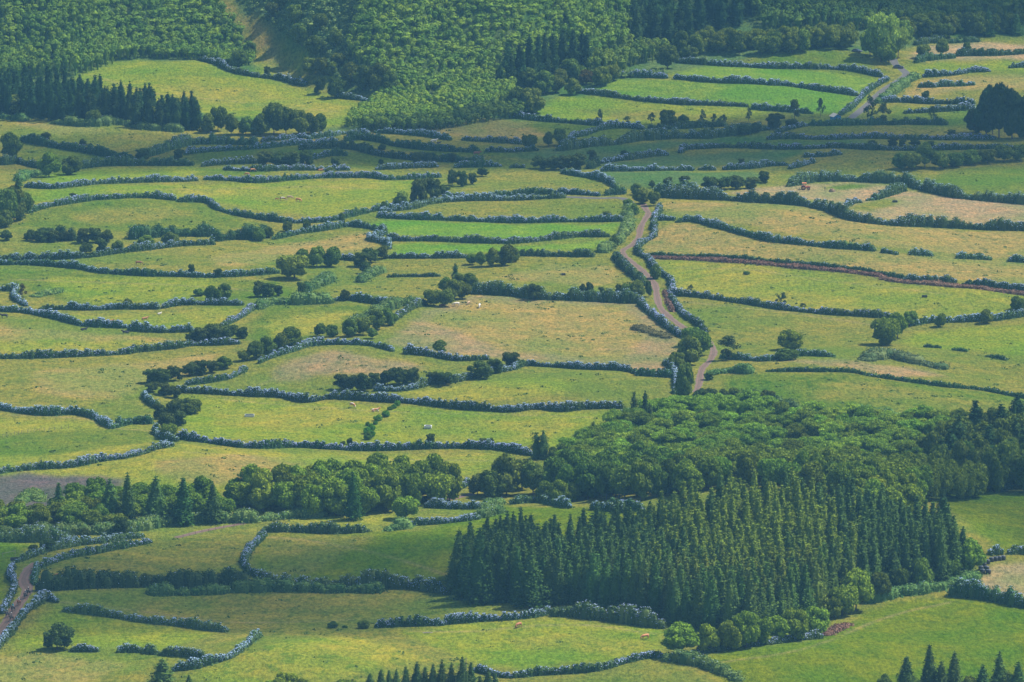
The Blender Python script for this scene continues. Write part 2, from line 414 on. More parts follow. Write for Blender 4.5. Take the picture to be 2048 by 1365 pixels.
# soften the seams between neighbouring growth
def blur(A, n):
    for _ in range(n):
        B = A.copy()
        B[1:-1] = (A[:-2] + 2 * A[1:-1] + A[2:]) / 4
        A = B.copy()
        A[:, 1:-1] = (B[:, :-2] + 2 * B[:, 1:-1] + B[:, 2:]) / 4
    return A
COLR = blur(COLR, 3)
# worn cattle paths, a little paler than the grass beside them
for path in [[(370,905),(520,915),(760,918),(985,922)], [(450,800),(640,815),(840,826),(1180,836)], [(520,770),(600,735),(700,712),(800,735)], [(860,700),(1000,690),(1180,700),(1330,690)],
             [(1340,600),(1480,615),(1640,635),(1740,650)], [(1330,535),(1500,540),(1680,565),(1900,590)], [(120,1205),(300,1225),(480,1245),(700,1240)], [(820,1262),(960,1262),(1150,1250),(1310,1268)],
             [(100,400),(300,380),(560,375),(780,378)], [(20,560),(200,565),(420,575),(540,585)], [(20,830),(170,838),(210,856),(300,862)], [(1420,1330),(1600,1300),(1760,1240),(1900,1205)], [(180,150),(300,185),(480,205),(680,225)], [(540,1075),(640,1085),(800,1120),(890,1150)]]:
    g = ground(*np.array(path, float).T)[:, :2]; g = spline(g, 30)
    for a_ in range(0, len(g), 64):
        seg_ = g[a_:a_ + 65]
        sub = (XX > seg_[:, 0].min() - 2) & (XX < seg_[:, 0].max() + 2) & (YY > seg_[:, 1].min() - 3) & (YY < seg_[:, 1].max() + 3)
        ii = np.nonzero(sub)
        if len(ii[0]) == 0: continue
        dd = np.min((XX[ii][:, None] - seg_[None, :, 0]) ** 2 + (YY[ii][:, None] - seg_[None, :, 1]) ** 2, axis=1)
        wgt = .45 * np.exp(-dd / .8)[:, None]
        COLR[ii[0], ii[1], :3] = COLR[ii[0], ii[1], :3] * (1 - wgt) + np.array([.27, .21, .11]) * wgt
F = (np.arange(nr - 1)[:, None] * nc + np.arange(nc - 1)[None, :])
F = np.stack([F, F + 1, F + nc + 1, F + nc], -1).reshape(-1, 4)

m, t, out = mat("pasture")
at = nd(t, "ShaderNodeAttribute", attribute_name="growth")
tc = nd(t, "ShaderNodeTexCoord")
def noise(t, vec, scale, detail=4, rough=.55, sc=None):
    n = nd(t, "ShaderNodeTexNoise"); n.inputs["Scale"].default_value = scale; n.inputs["Detail"].default_value = detail; n.inputs["Roughness"].default_value = rough
    if sc:
        mp = nd(t, "ShaderNodeMapping"); mp.inputs["Scale"].default_value = sc
        t.links.new(vec, mp.inputs["Vector"]); vec = mp.outputs[0]
    t.links.new(vec, n.inputs["Vector"])
    return n.outputs["Fac"]
P = tc.outputs["Object"]
n_big = noise(t, P, .022, 3); n_mid = noise(t, P, .13, 4, .6); n_tuft = noise(t, P, .34, 4, .65, (1.0, .5, 1.0)); n_fine = noise(t, P, 1.0, 4, .75, (1.0, .45, 1.0))
c = at.outputs["Color"]
straw = mixc(t, 1.0, c, (1.38, 1.16, 1.1), 'MULTIPLY')
lush = mixc(t, 1.0, c, (.62, .95, .62), 'MULTIPLY')
c = mixc(t, ramp(t, n_mid, [(.44, (0, 0, 0)), (.60, (1, 1, 1))]), c, straw)
c = mixc(t, ramp(t, n_big, [(.38, (.75, .75, .75)), (.56, (0, 0, 0))]), c, lush)
tuft = ramp(t, n_tuft, [(.53, (0, 0, 0)), (.63, (1, 1, 1))])
mt = nd(t, "ShaderNodeMath", operation='MULTIPLY'); t.links.new(tuft, mt.inputs[0]); t.links.new(at.outputs["Alpha"], mt.inputs[1])
c = mixc(t, mt.outputs[0], c, mixc(t, 1.0, c, (.50, .72, .62), 'MULTIPLY'))
c = mixc(t, 1.0, c, ramp(t, n_fine, [(.34, (.52, .58, .55)), (.68, (1.45, 1.38, 1.35))]), 'MULTIPLY')
b = nd(t, "ShaderNodeBsdfDiffuse"); b.inputs["Roughness"].default_value = .9
t.links.new(c, b.inputs["Color"])
bp = nd(t, "ShaderNodeBump"); bp.inputs["Strength"].default_value = .9; bp.inputs["Distance"].default_value = .55
ad = nd(t, "ShaderNodeMath", operation='ADD'); t.links.new(n_fine, ad.inputs[0]); t.links.new(n_tuft, ad.inputs[1])
t.links.new(ad.outputs[0], bp.inputs["Height"]); t.links.new(bp.outputs[0], b.inputs["Normal"])
t.links.new(b.outputs[0], out.inputs[0])
M_PAST = m
V = np.stack([XX, YY, ZZ], -1).reshape(-1, 3)
me = quads("ground", V, F, M_PAST, smooth=True)
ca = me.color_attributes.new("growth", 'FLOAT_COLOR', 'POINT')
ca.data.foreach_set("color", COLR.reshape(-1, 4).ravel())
tag(obj("ground", me), kind="structure")

# ------------------------------------------------------------------ roads and tracks, draped as sheets on the land
def ribbon(name, pts, width, mt, lift=.05, wob=.12, sub=None):
    g = ground(pts[:, 0], pts[:, 1])
    seg = np.r_[0, np.cumsum(np.linalg.norm(np.diff(g[:, :2], axis=0), axis=1))]
    s = np.arange(0, seg[-1], 1.2)
    x = np.interp(s, seg, g[:, 0]); y = np.interp(s, seg, g[:, 1])
    for _ in range(3):
        x[1:-1] = (x[:-2] + 2 * x[1:-1] + x[2:]) / 4; y[1:-1] = (y[:-2] + 2 * y[1:-1] + y[2:]) / 4
    tx, ty = np.gradient(x), np.gradient(y); L = np.hypot(tx, ty); nx, ny = -ty / L, tx / L
    k = 7; off = np.linspace(-.5, .5, k)
    wd = width * (1 + wob * np.sin(s * .23) + wob * .7 * np.sin(s * .71 + 1))
    X = x[:, None] + nx[:, None] * off * wd[:, None]; Y = y[:, None] + ny[:, None] * off * wd[:, None]
    Z = hgt(X, Y) + lift
    n = len(x)
    F = np.arange(n - 1)[:, None] * k + np.arange(k - 1)[None]
    F = np.stack([F, F + 1, F + k + 1, F + k], -1).reshape(-1, 4)
    me = quads(name, np.stack([X, Y, Z], -1).reshape(-1, 3), F, mt, smooth=True)
    uv = me.uv_layers.new(name="UVMap")
    U = np.stack([np.broadcast_to(off + .5, X.shape), np.broadcast_to((s / 4)[:, None], X.shape)], -1).reshape(-1, 2)
    uv.data.foreach_set("uv", U[F.ravel()].ravel().astype(np.float32))
    return obj(name, me)
def road_mat(name, a, b_, verge, ruts):
    m, t, out = mat(name)
    tc = nd(t, "ShaderNodeTexCoord")
    n1 = noise(t, tc.outputs["Object"], .7, 5, .6); n2 = noise(t, tc.outputs["Object"], 4.0, 2, .6)
    c = ramp(t, n1, [(.3, a), (.7, b_)])
    c = mixc(t, 1.0, c, ramp(t, n2, [(.3, (.82, .82, .82)), (.7, (1.15, 1.15, 1.15))]), 'MULTIPLY')
    sx = nd(t, "ShaderNodeSeparateXYZ"); t.links.new(tc.outputs["UV"], sx.inputs[0])
    if ruts:
        r = ramp(t, sx.outputs[0], [(.0, (.8, .8, .8)), (.22, (1.25, 1.22, 1.2)), (.36, (.72, .78, .66)), (.5, (.9, .92, .86)), (.64, (.72, .78, .66)), (.78, (1.25, 1.22, 1.2)), (1.0, (.8, .8, .8))])
        c = mixc(t, 1.0, c, r, 'MULTIPLY')
    e = ramp(t, sx.outputs[0], [(0, (1, 1, 1)), (.10, (0, 0, 0)), (.90, (0, 0, 0)), (1, (1, 1, 1))])
    ms = nd(t, "ShaderNodeMath", operation='MULTIPLY'); t.links.new(e, ms.inputs[0]); t.links.new(ramp(t, n1, [(.35, (0, 0, 0)), (.6, (1, 1, 1))]), ms.inputs[1])
    c = mixc(t, ms.outputs[0], c, verge)
    b = nd(t, "ShaderNodeBsdfPrincipled"); b.inputs["Roughness"].default_value = .9
    t.links.new(c, b.inputs["Base Color"]); t.links.new(b.outputs[0], out.inputs[0])
    return m
M_DIRT = road_mat("dirt_track", (.088, .048, .033), (.130, .076, .054), (.13, .17, .05), True)
M_ASPH = road_mat("worn_asphalt", (.048, .046, .046), (.070, .066, .066), (.13, .17, .05), False)
MAIN = [(1286,408),(1291,418),(1297,428),(1289,441),(1281,456),(1278,473),(1264,491),(1246,501),(1250,514),(1266,526),(1284,541),(1301,558),(1311,573),(1314,593),(1321,616),(1341,636),(1374,660),(1408,676),(1427,700),(1421,720),(1404,739),(1398,769),(1392,785)]
tag(ribbon("dirt_road", spline(MAIN), 2.45, M_DIRT), kind="structure")
tag(ribbon("asphalt_road", spline([(1784,112),(1790,128),(1802,138),(1813,149),(1800,160),(1776,175),(1756,190),(1741,205),(1721,222),(1700,238)]), 3.4, M_ASPH, wob=.02), kind="structure")
tag(ribbon("side_road", spline([(1120,394),(1199,397),(1238,396),(1254,401),(1262,407)]), 3.0, M_ASPH, wob=.04), kind="structure")
tag(ribbon("riders_track", spline([(76,1126),(65,1134),(53,1146),(47,1163),(55,1182),(37,1208),(20,1235),(0,1262),(-20,1285)]), 3.4, M_DIRT), kind="structure")
tag(ribbon("fenced_path", spline([(352,1076),(400,1064),(450,1054),(492,1047)]), 2.2, M_DIRT, wob=.05), kind="structure")
tag(ribbon("farm_path", spline([(898,1000),(925,993),(950,988)]), 2.4, M_DIRT), kind="structure")

# ------------------------------------------------------------------ foliage building blocks
def unit(n):
    return n / (np.linalg.norm(n, axis=1, keepdims=True) + 1e-9)
def leaf_quads(C, N, S, rng, aspect=1.0, jit=.55):
    """small leaf-clump faces centred on C, facing roughly N"""
    n = len(C)
    N = unit(N + rng.normal(0, jit, (n, 3)))
    A = unit(np.cross(N, rng.normal(0, 1, (n, 3)))); B = np.cross(N, A)
    S = np.broadcast_to(S, (n,))[:, None] * .5
    k = rng.uniform(.7, 1.3, (n, 1))
    P = np.stack([C - A * S - B * S * k * aspect, C + A * S * 1.1 - B * S * .6 * aspect, C + A * S * .8 + B * S * k * aspect, C - A * S * .7 + B * S * aspect], 1)
    return P.reshape(-1, 3), np.arange(4 * n).reshape(n, 4)
def sph(rng, n, zmin=-1.0):
    z = rng.uniform(zmin, 1, n); a = rng.uniform(0, 2 * PI, n); r = np.sqrt(1 - z * z)
    return np.stack([r * np.cos(a), r * np.sin(a), z], 1)
def core(c, r, k=7, rows=5, m=0, mb=None, zlo=-.9):
    zz = np.linspace(zlo, .98, rows); V = []
    for z in zz:
        q = math.sqrt(max(0, 1 - z * z))
        for j in range(k):
            a = 2 * PI * j / k
            V.append((c[0] + r[0] * q * math.cos(a), c[1] + r[1] * q * math.sin(a), c[2] + r[2] * z))
    F = [[i * k + j, i * k + (j + 1) % k, (i + 1) * k + (j + 1) % k, (i + 1) * k + j] for i in range(rows - 1) for j in range(k)]
    mb.add(V, F, m)
def lobed_crown(name, mt, rng, lobes, per, qs, aspect=1.0, zmin=-.35, jit=.38, cores=True, cr=.80):
    mb = MB()
    for c, r in lobes:
        c = np.array(c); r = np.array(r)
        if cores: core(c, r * cr, mb=mb)
        n = int(per * (r[0] * r[2]) ** .5 ** 1)
        n = max(8, int(per * r[0] * (r[0] + r[2]) / 2))
        d = sph(rng, n, zmin)
        V, F = leaf_quads(c + d * r * rng.uniform(.86, 1.12, (n, 1)), d / r, rng.uniform(.7, 1.35, n) * qs, rng, aspect, jit)
        mb.add(V, F)
    return mb.mesh(name, [mt])
# reference trees: 8 m tall, scaled to each place
def round_lobes(rng, W=9.0, Ht=8.0, n=26, base=.18, lr=.19):
    out = [((0, 0, Ht * .45), (W * .29, W * .29, Ht * .36))]
    for i in range(n):
        d = sph(rng, 1, -.95)[0]
        r = W * lr * rng.uniform(.5, 1.25)
        c = (d[0] * W * .33, d[1] * W * .33, Ht * (.52 + d[2] * .36) + rng.uniform(-.2, .2))
        out.append((c, (r, r, r * rng.uniform(.75, .95))))
    return out
def trunk_mesh(name, rng, Ht, spread, n=4, r=.22, mt=None, split=.16):
    mb = MB()
    lean = rng.uniform(-.3, .3, 2)
    p0 = np.array([0, 0, -.15]); p1 = np.array([lean[0] * .5, lean[1] * .5, Ht * split])
    mb.tube([p0, p0 * .5 + p1 * .5, p1], [r * 1.25, r, r * .85], 6)
    for i in range(n):
        a = 2 * PI * (i + rng.uniform(-.2, .2)) / n
        e = np.array([math.cos(a) * spread, math.sin(a) * spread, Ht * rng.uniform(.5, .66)])
        md = p1 * .45 + e * .55 + np.array([0, 0, -Ht * .04])
        mb.tube([p1 - [0, 0, .15], md, e], [r * .62, r * .42, r * .15], 6)
    return mb.mesh(name, [mt or M_BARK], True)
TREES = {}
def reg(kind, crown, trunk): TREES.setdefault(kind, []).append((crown, trunk))
for i in range(5):
    g = np.random.default_rng(100 + i)
    reg("round", lobed_crown("round_crown", M_LEAF, g, round_lobes(g, n=24 + i * 2), 62, .50), trunk_mesh("round_trunk", g, 8, 2.2))
for i in range(4):
    g = np.random.default_rng(200 + i)
    L = []
    for j in range(17):
        a = g.uniform(0, 2 * PI); rr = g.uniform(.3, 1) * 3.4
        r = g.uniform(.9, 1.7)
        L.append(((math.cos(a) * rr, math.sin(a) * rr, 5.5 + g.uniform(-2.4, 1.3) - rr * .15), (r, r, r * .72)))
    for j in range(7):
        a = g.uniform(0, 2 * PI); r = g.uniform(1.0, 1.5); L.append(((math.cos(a) * 2.3, math.sin(a) * 2.3, g.uniform(1.3, 3.2)), (r, r, r)))
    L.append(((0, 0, 4.0), (2.0, 2.0, 2.6)))
    reg("heath", lobed_crown("heath_crown", M_HEATH, g, L, 80, .42, zmin=-.6, jit=.7), trunk_mesh("heath_trunk", g, 8, 2.6, 5, .2, split=.22))
for i in range(3):                     # low dense bush, leafed to the ground
    g = np.random.default_rng(300 + i)
    L = [((0, 0, 2.6), (3.6, 3.6, 3.9))]
    for j in range(16):
        d = sph(g, 1, -.3)[0]; r = g.uniform(.9, 1.7)
        L.append(((d[0] * 3.1, d[1] * 3.1, 3.2 + d[2] * 3.2), (r, r, r)))
    reg("bush", lobed_crown("bush_crown", M_LEAF, g, L, 62, .5), trunk_mesh("bush_trunk", g, 8, 1.5, 3, .18, split=.1))
for i in range(3):                     # thin open tree
    g = np.random.default_rng(400 + i)
    L = []
    for j in range(20):
        z = g.uniform(.25, 1.0); a = g.uniform(0, 2 * PI); rr = 2.6 * math.sin(PI * (z * .8 + .12)) * g.uniform(.3, 1)
        r = g.uniform(.55, 1.05); L.append(((math.cos(a) * rr, math.sin(a) * rr, z * 7.4), (r, r, r * .8)))
    reg("thin", lobed_crown("thin_crown", M_HEATH, g, L, 75, .36, zmin=-.9, jit=.9, cores=False), trunk_mesh("thin_trunk", g, 8, 1.4, 4, .15, split=.25))
for i in range(3):                     # feathery, layered thicket tree
    g = np.random.default_rng(500 + i)
    L = []
    for j in range(20):
        a = g.uniform(0, 2 * PI); rr = g.uniform(0, 1) ** .6 * 4.2
        r = g.uniform(1.0, 1.9); L.append(((math.cos(a) * rr, math.sin(a) * rr, 6.6 - rr * .5 + g.uniform(-1.6, .8)), (r, r, r * .5)))
    L.append(((0, 0, 3.4), (3.2, 3.2, 3.0)))
    reg("feathery", lobed_crown("feathery_crown", M_AIRY, g, L, 62, .46, aspect=.6, zmin=-.5, jit=.95, cr=.62), trunk_mesh("feathery_trunk", g, 8, 2.2, 4, .18))
def conifer(name, g, Ht=20.0, W=5.6, gap=0.0, col=False):
    mb = MB(); tiers = 22
    C, N, S = [], [], []
    prof = lambda q: (1 - q) ** .95 * (.6 + .65 * min(1, (q + .05) / .16)) * W / 2
    if col: prof = lambda q: min(1, (1 - q) * 2.0) ** .75 * (.62 + .25 * math.sin(q * 19 + W) + .13 * math.sin(q * 41)) * W / 2
    core((0, 0, Ht * .36), (W * .30, W * .30, Ht * .34), 7, 6, 0, mb)
    core((0, 0, Ht * .66), (W * .15, W * .15, Ht * .26), 6, 6, 0, mb)
    for ti in range(tiers):
        q = (ti + g.uniform(-.3, .3)) / tiers
        q = max(.0, min(.985, q)); R = prof(q)
        nb = max(3, int(9 * (R / (W / 2)) ** .5 + 2)); ph = g.uniform(0, 6.28)
        for b in range(nb):
            if g.random() < gap: continue
            a = ph + 2 * PI * b / nb + g.uniform(-.25, .25); L = R * g.uniform(.72, 1.18)
            n = int(8 + 11 * L / (W / 2))
            f = g.uniform(.35, 1.05, n) ** .8
            z = Ht * (.05 + .95 * q) - f * L * .28 + g.normal(0, .42 * min(1, R / 1.2), n)
            C.append(np.stack([np.cos(a) * L * f + g.normal(0, .26, n), np.sin(a) * L * f + g.normal(0, .26, n), z], 1))
            N.append(np.tile([math.cos(a) * .8, math.sin(a) * .8, .75], (n, 1))); S.append(g.uniform(.26, .56, n))
    C.append(np.array([[0, 0, Ht * .985], [0.05, 0, Ht * .96], [-.05, .05, Ht * .94], [0.1, 0, Ht * .91], [-.15, .05, Ht * .89]])); N.append(np.tile([0.3, -.8, .2], (5, 1))); S.append(np.array([.35, .4, .5, .6, .7]))
    V, F = leaf_quads(np.concatenate(C), np.concatenate(N), np.concatenate(S), g, 1.0, .75)
    mb.add(V, F)
    cr = mb.mesh(name, [M_CONIF])
    tb = MB(); tb.tube([(0, 0, -.2), (0, 0, Ht * .5), (0, 0, Ht * .96)], [.30, .20, .04], 6)
    return cr, tb.mesh("conifer_trunk", [M_BARK], True)
for i in range(5):
    g = np.random.default_rng(600 + i)
    reg("conifer", *conifer("conifer_crown", g, W=[5.6, 6.2, 6.8, 5.8, 7.4][i], gap=[0, .05, .1, .16, .05][i]))
for i in range(4):
    g = np.random.default_rng(650 + i)
    reg("column", *conifer("conifer_crown", g, W=[5.4, 6.0, 6.6, 5.0][i], gap=.12, col=True))
REFH = dict(column=20.0, round=8.6, heath=8.0, bush=7.6, thin=8.0, feathery=7.6, conifer=20.0)
REFW = dict(column=5.6, round=9.6, heath=8.6, bush=8.6, thin=5.6, feathery=9.4, conifer=6.0)
NAMES = dict(column="conifer_tree", round="broadleaf_tree", heath="heath_tree", bush="bush", thin="slender_tree", feathery="thicket_tree", conifer="conifer_tree")
CATS = dict(column="conifer", round="tree", heath="tree", bush="bush", thin="tree", feathery="tree", conifer="conifer")
VARK = {}
def plant(kind, p, hm, wm, label, group=None, tint=None, rz=None, lean=0.0, name=None):
    v = VARK.get(kind, 0); VARK[kind] = v + 1
    cr, tr = TREES[kind][v % len(TREES[kind])]
    nm = name or NAMES[kind]
    r = empty(nm, (float(p[0]), float(p[1]), float(p[2]) - .1), random.uniform(0, 6.28) if rz is None else rz)
    r.scale = (wm / REFW[kind], wm / REFW[kind], hm / REFH[kind])
    if lean: r.rotation_euler[1] = lean
    tag(r, label, CATS[kind], group)
    c = obj("crown", cr, r); q = obj("trunk", tr, r)
    if tint is None: tint = (1, 1, 1)
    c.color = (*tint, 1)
    return r

# ------------------------------------------------------------------ hedges
def hedge(pts, hm, wm, fl, label, group, mt=None, tint=(1, 1, 1), name="hedge", bloomtint=(1, 1, 1), dens=1.0, wild=.16, base_line=False):
    p = np.asarray(pts, float)
    for e, nb in ((0, 1), (-1, -2)):          # hedges that leave the view run on a little way beyond it
        if p[e, 0] < 3 or p[e, 0] > 2040:
            dxy = p[e] - p[nb]; dxy = dxy / (np.linalg.norm(dxy) + 1e-9)
            q_ = p[e] + dxy * 130
            p = np.vstack([q_[None], p]) if e == 0 else np.vstack([p, q_[None]])
    g0 = ground(p[:, 0], p[:, 1]); s = scale_at(g0)
    if not base_line:
        g0 = ground(p[:, 0], p[:, 1] + .42 * hm * s)
    rng = np.random.default_rng(int(abs(p.sum()) * 10) % 99991)
    q = spline(g0[:, :2], 6) if len(p) > 2 else np.array([g0[0, :2] + (g0[-1, :2] - g0[0, :2]) * t for t in np.linspace(0, 1, 12)])
    seg = np.r_[0, np.cumsum(np.linalg.norm(np.diff(q, axis=0), axis=1))]
    L = seg[-1]; step = .72
    n = max(2, int(L / step)); ss = np.linspace(0, L, n)
    x = np.interp(ss, seg, q[:, 0]); y = np.interp(ss, seg, q[:, 1])
    ph = rng.uniform(0, 6.28, 4)
    ripple = 1 + wild * np.sin(ss * .17 + ph[0]) + wild * .8 * np.sin(ss * .39 + ph[1]) + wild * .5 * np.sin(ss * 1.1 + ph[2]) + wild * .7 * rng.normal(0, 1, n)
    end = np.clip(np.minimum(ss, L - ss) / 1.5, .0, 1) * .4 + .6
    hh = hm * np.clip(ripple + .09 * rng.normal(0, 1, n), .5, 1.6) * end
    rw = wm * .5 * np.clip(1 + .5 * (ripple - 1) + .13 * rng.normal(0, 1, n), .6, 1.5)
    x = x + rng.normal(0, .14 * wm * .5, n); y = y + rng.normal(0, .14 * wm * .5, n)
    z = hgt(x, y)
    ox, oy, oz = x[n // 2], y[n // 2], z[n // 2]
    # core
    k, rows = 7, 5
    ang = np.arange(k) * 2 * PI / k; zz = np.array([-.2, .25, .6, .82, .93])
    rad = np.array([.86, .86, .80, .62, .3])
    CV = np.stack([(x - ox)[:, None, None] + rw[:, None, None] * rad[None, :, None] * np.cos(ang), (y - oy)[:, None, None] + rw[:, None, None] * rad[None, :, None] * np.sin(ang),
                   np.broadcast_to((z - oz)[:, None, None] + hh[:, None, None] * zz[None, :, None], (n, rows, k))], -1).reshape(n, rows * k, 3)
    cf = np.array([[i * k + j, i * k + (j + 1) % k, (i + 1) * k + (j + 1) % k, (i + 1) * k + j] for i in range(rows - 1) for j in range(k)])
    CF = (cf[None] + (np.arange(n) * rows * k)[:, None, None]).reshape(-1, 4)
    # leaves
    per = max(10, int(dens * 15 * (hm + wm)))
    def shell(per, zlo, off):
        m_ = n * per
        idx = np.repeat(np.arange(n), per)
        a = rng.uniform(0, 2 * PI, m_); u = rng.uniform(zlo, 1.0, m_)
        r = np.where(u < .7, 1.0, np.sqrt(np.clip(1 - ((u - .7) / .32) ** 2, 0, 1)))
        u2 = np.where(rng.random(m_) < .3, 1.0, u); r = np.where(u2 >= 1.0, rng.uniform(0, .8, m_), r)
        d = np.stack([np.cos(a) * r, np.sin(a) * r, u2], 1)
        C = np.stack([x[idx] - ox + rw[idx] * d[:, 0] * off, y[idx] - oy + rw[idx] * d[:, 1] * off, z[idx] - oz + hh[idx] * (d[:, 2] * off) + rng.normal(0, .07, m_)], 1)
        N = np.stack([d[:, 0], d[:, 1], np.where(u2 >= .7, 1.2, .15)], 1)
        return idx, C, N, u2
    idx, C, N, u = shell(per, .02, 1.0)
    LV, LF = leaf_quads(C, N, rng.uniform(.24, .50, len(C)), rng, 1.0, .6)
    m_ = n * 7                                  # rank grass and weeds straggling out from the foot
    ix = np.repeat(np.arange(n), 7); a = rng.uniform(0, 2 * PI, m_); q = rw[ix] * (1 + rng.exponential(.28, m_))
    gx, gy = x[ix] + np.cos(a) * q, y[ix] + np.sin(a) * q
    GV, GF = leaf_quads(np.stack([gx - ox, gy - oy, hgt(gx, gy) - oz + rng.uniform(.05, .45, m_)], 1), np.tile([0, -.4, .8], (m_, 1)), rng.uniform(.25, .55, m_), rng, 1.0, .5)
    LV = np.concatenate([LV, GV]); LF = np.concatenate([LF, GF + len(LV) - len(GV)])
    V = np.concatenate([CV.reshape(-1, 3), LV]); F = np.concatenate([CF, LF + len(CV.reshape(-1, 3))])
    root = empty(name, (float(ox), float(oy), float(oz)))
    tag(root, label, "hedge" if name == "hedge" else name.replace("_", " "), group)
    fo = obj("foliage", quads("foliage", V, F, mt or M_HEDGE), root); fo.color = (*tint, 1)
    if fl > 0:
        per = 95
        idx, C, N, u = shell(per, .25, 1.06)
        clump = .5 + .5 * np.sin(C[:, 0] * 1.7 + ph[2] + np.sin(C[:, 1] * .9)) * np.sin(C[:, 0] * .45 + ph[3])
        want = fl * np.where(u >= 1, 1.0, np.clip(u * 1.2 - .2, .03, 1)) * (.35 + .95 * clump) * np.clip(.85 + .55 * np.sin(ss * .13 + ph[1]) + .3 * np.sin(ss * .41 + ph[0]) + rng.normal(0, .25, n), .12, 1.6)[idx]
        k_ = rng.random(len(C)) < want
        if k_.sum() > 2:
            BV, BF = leaf_quads(C[k_], N[k_], rng.uniform(.12, .24, int(k_.sum())), rng, 1.0, .35)
            bl = obj("blossoms", quads("blossoms", BV, BF, M_BLOOM), root); bl.color = (*bloomtint, 1)
    return root
ORD = ["leftmost", "second", "third", "fourth", "fifth", "sixth", "seventh", "eighth", "ninth"]
def which(i, n, what):
    if n == 1: return what
    if i == 0 or i == n - 1: return ("leftmost " if i == 0 else "rightmost ") + what
    return ORD[i] + " " + what + " from left"
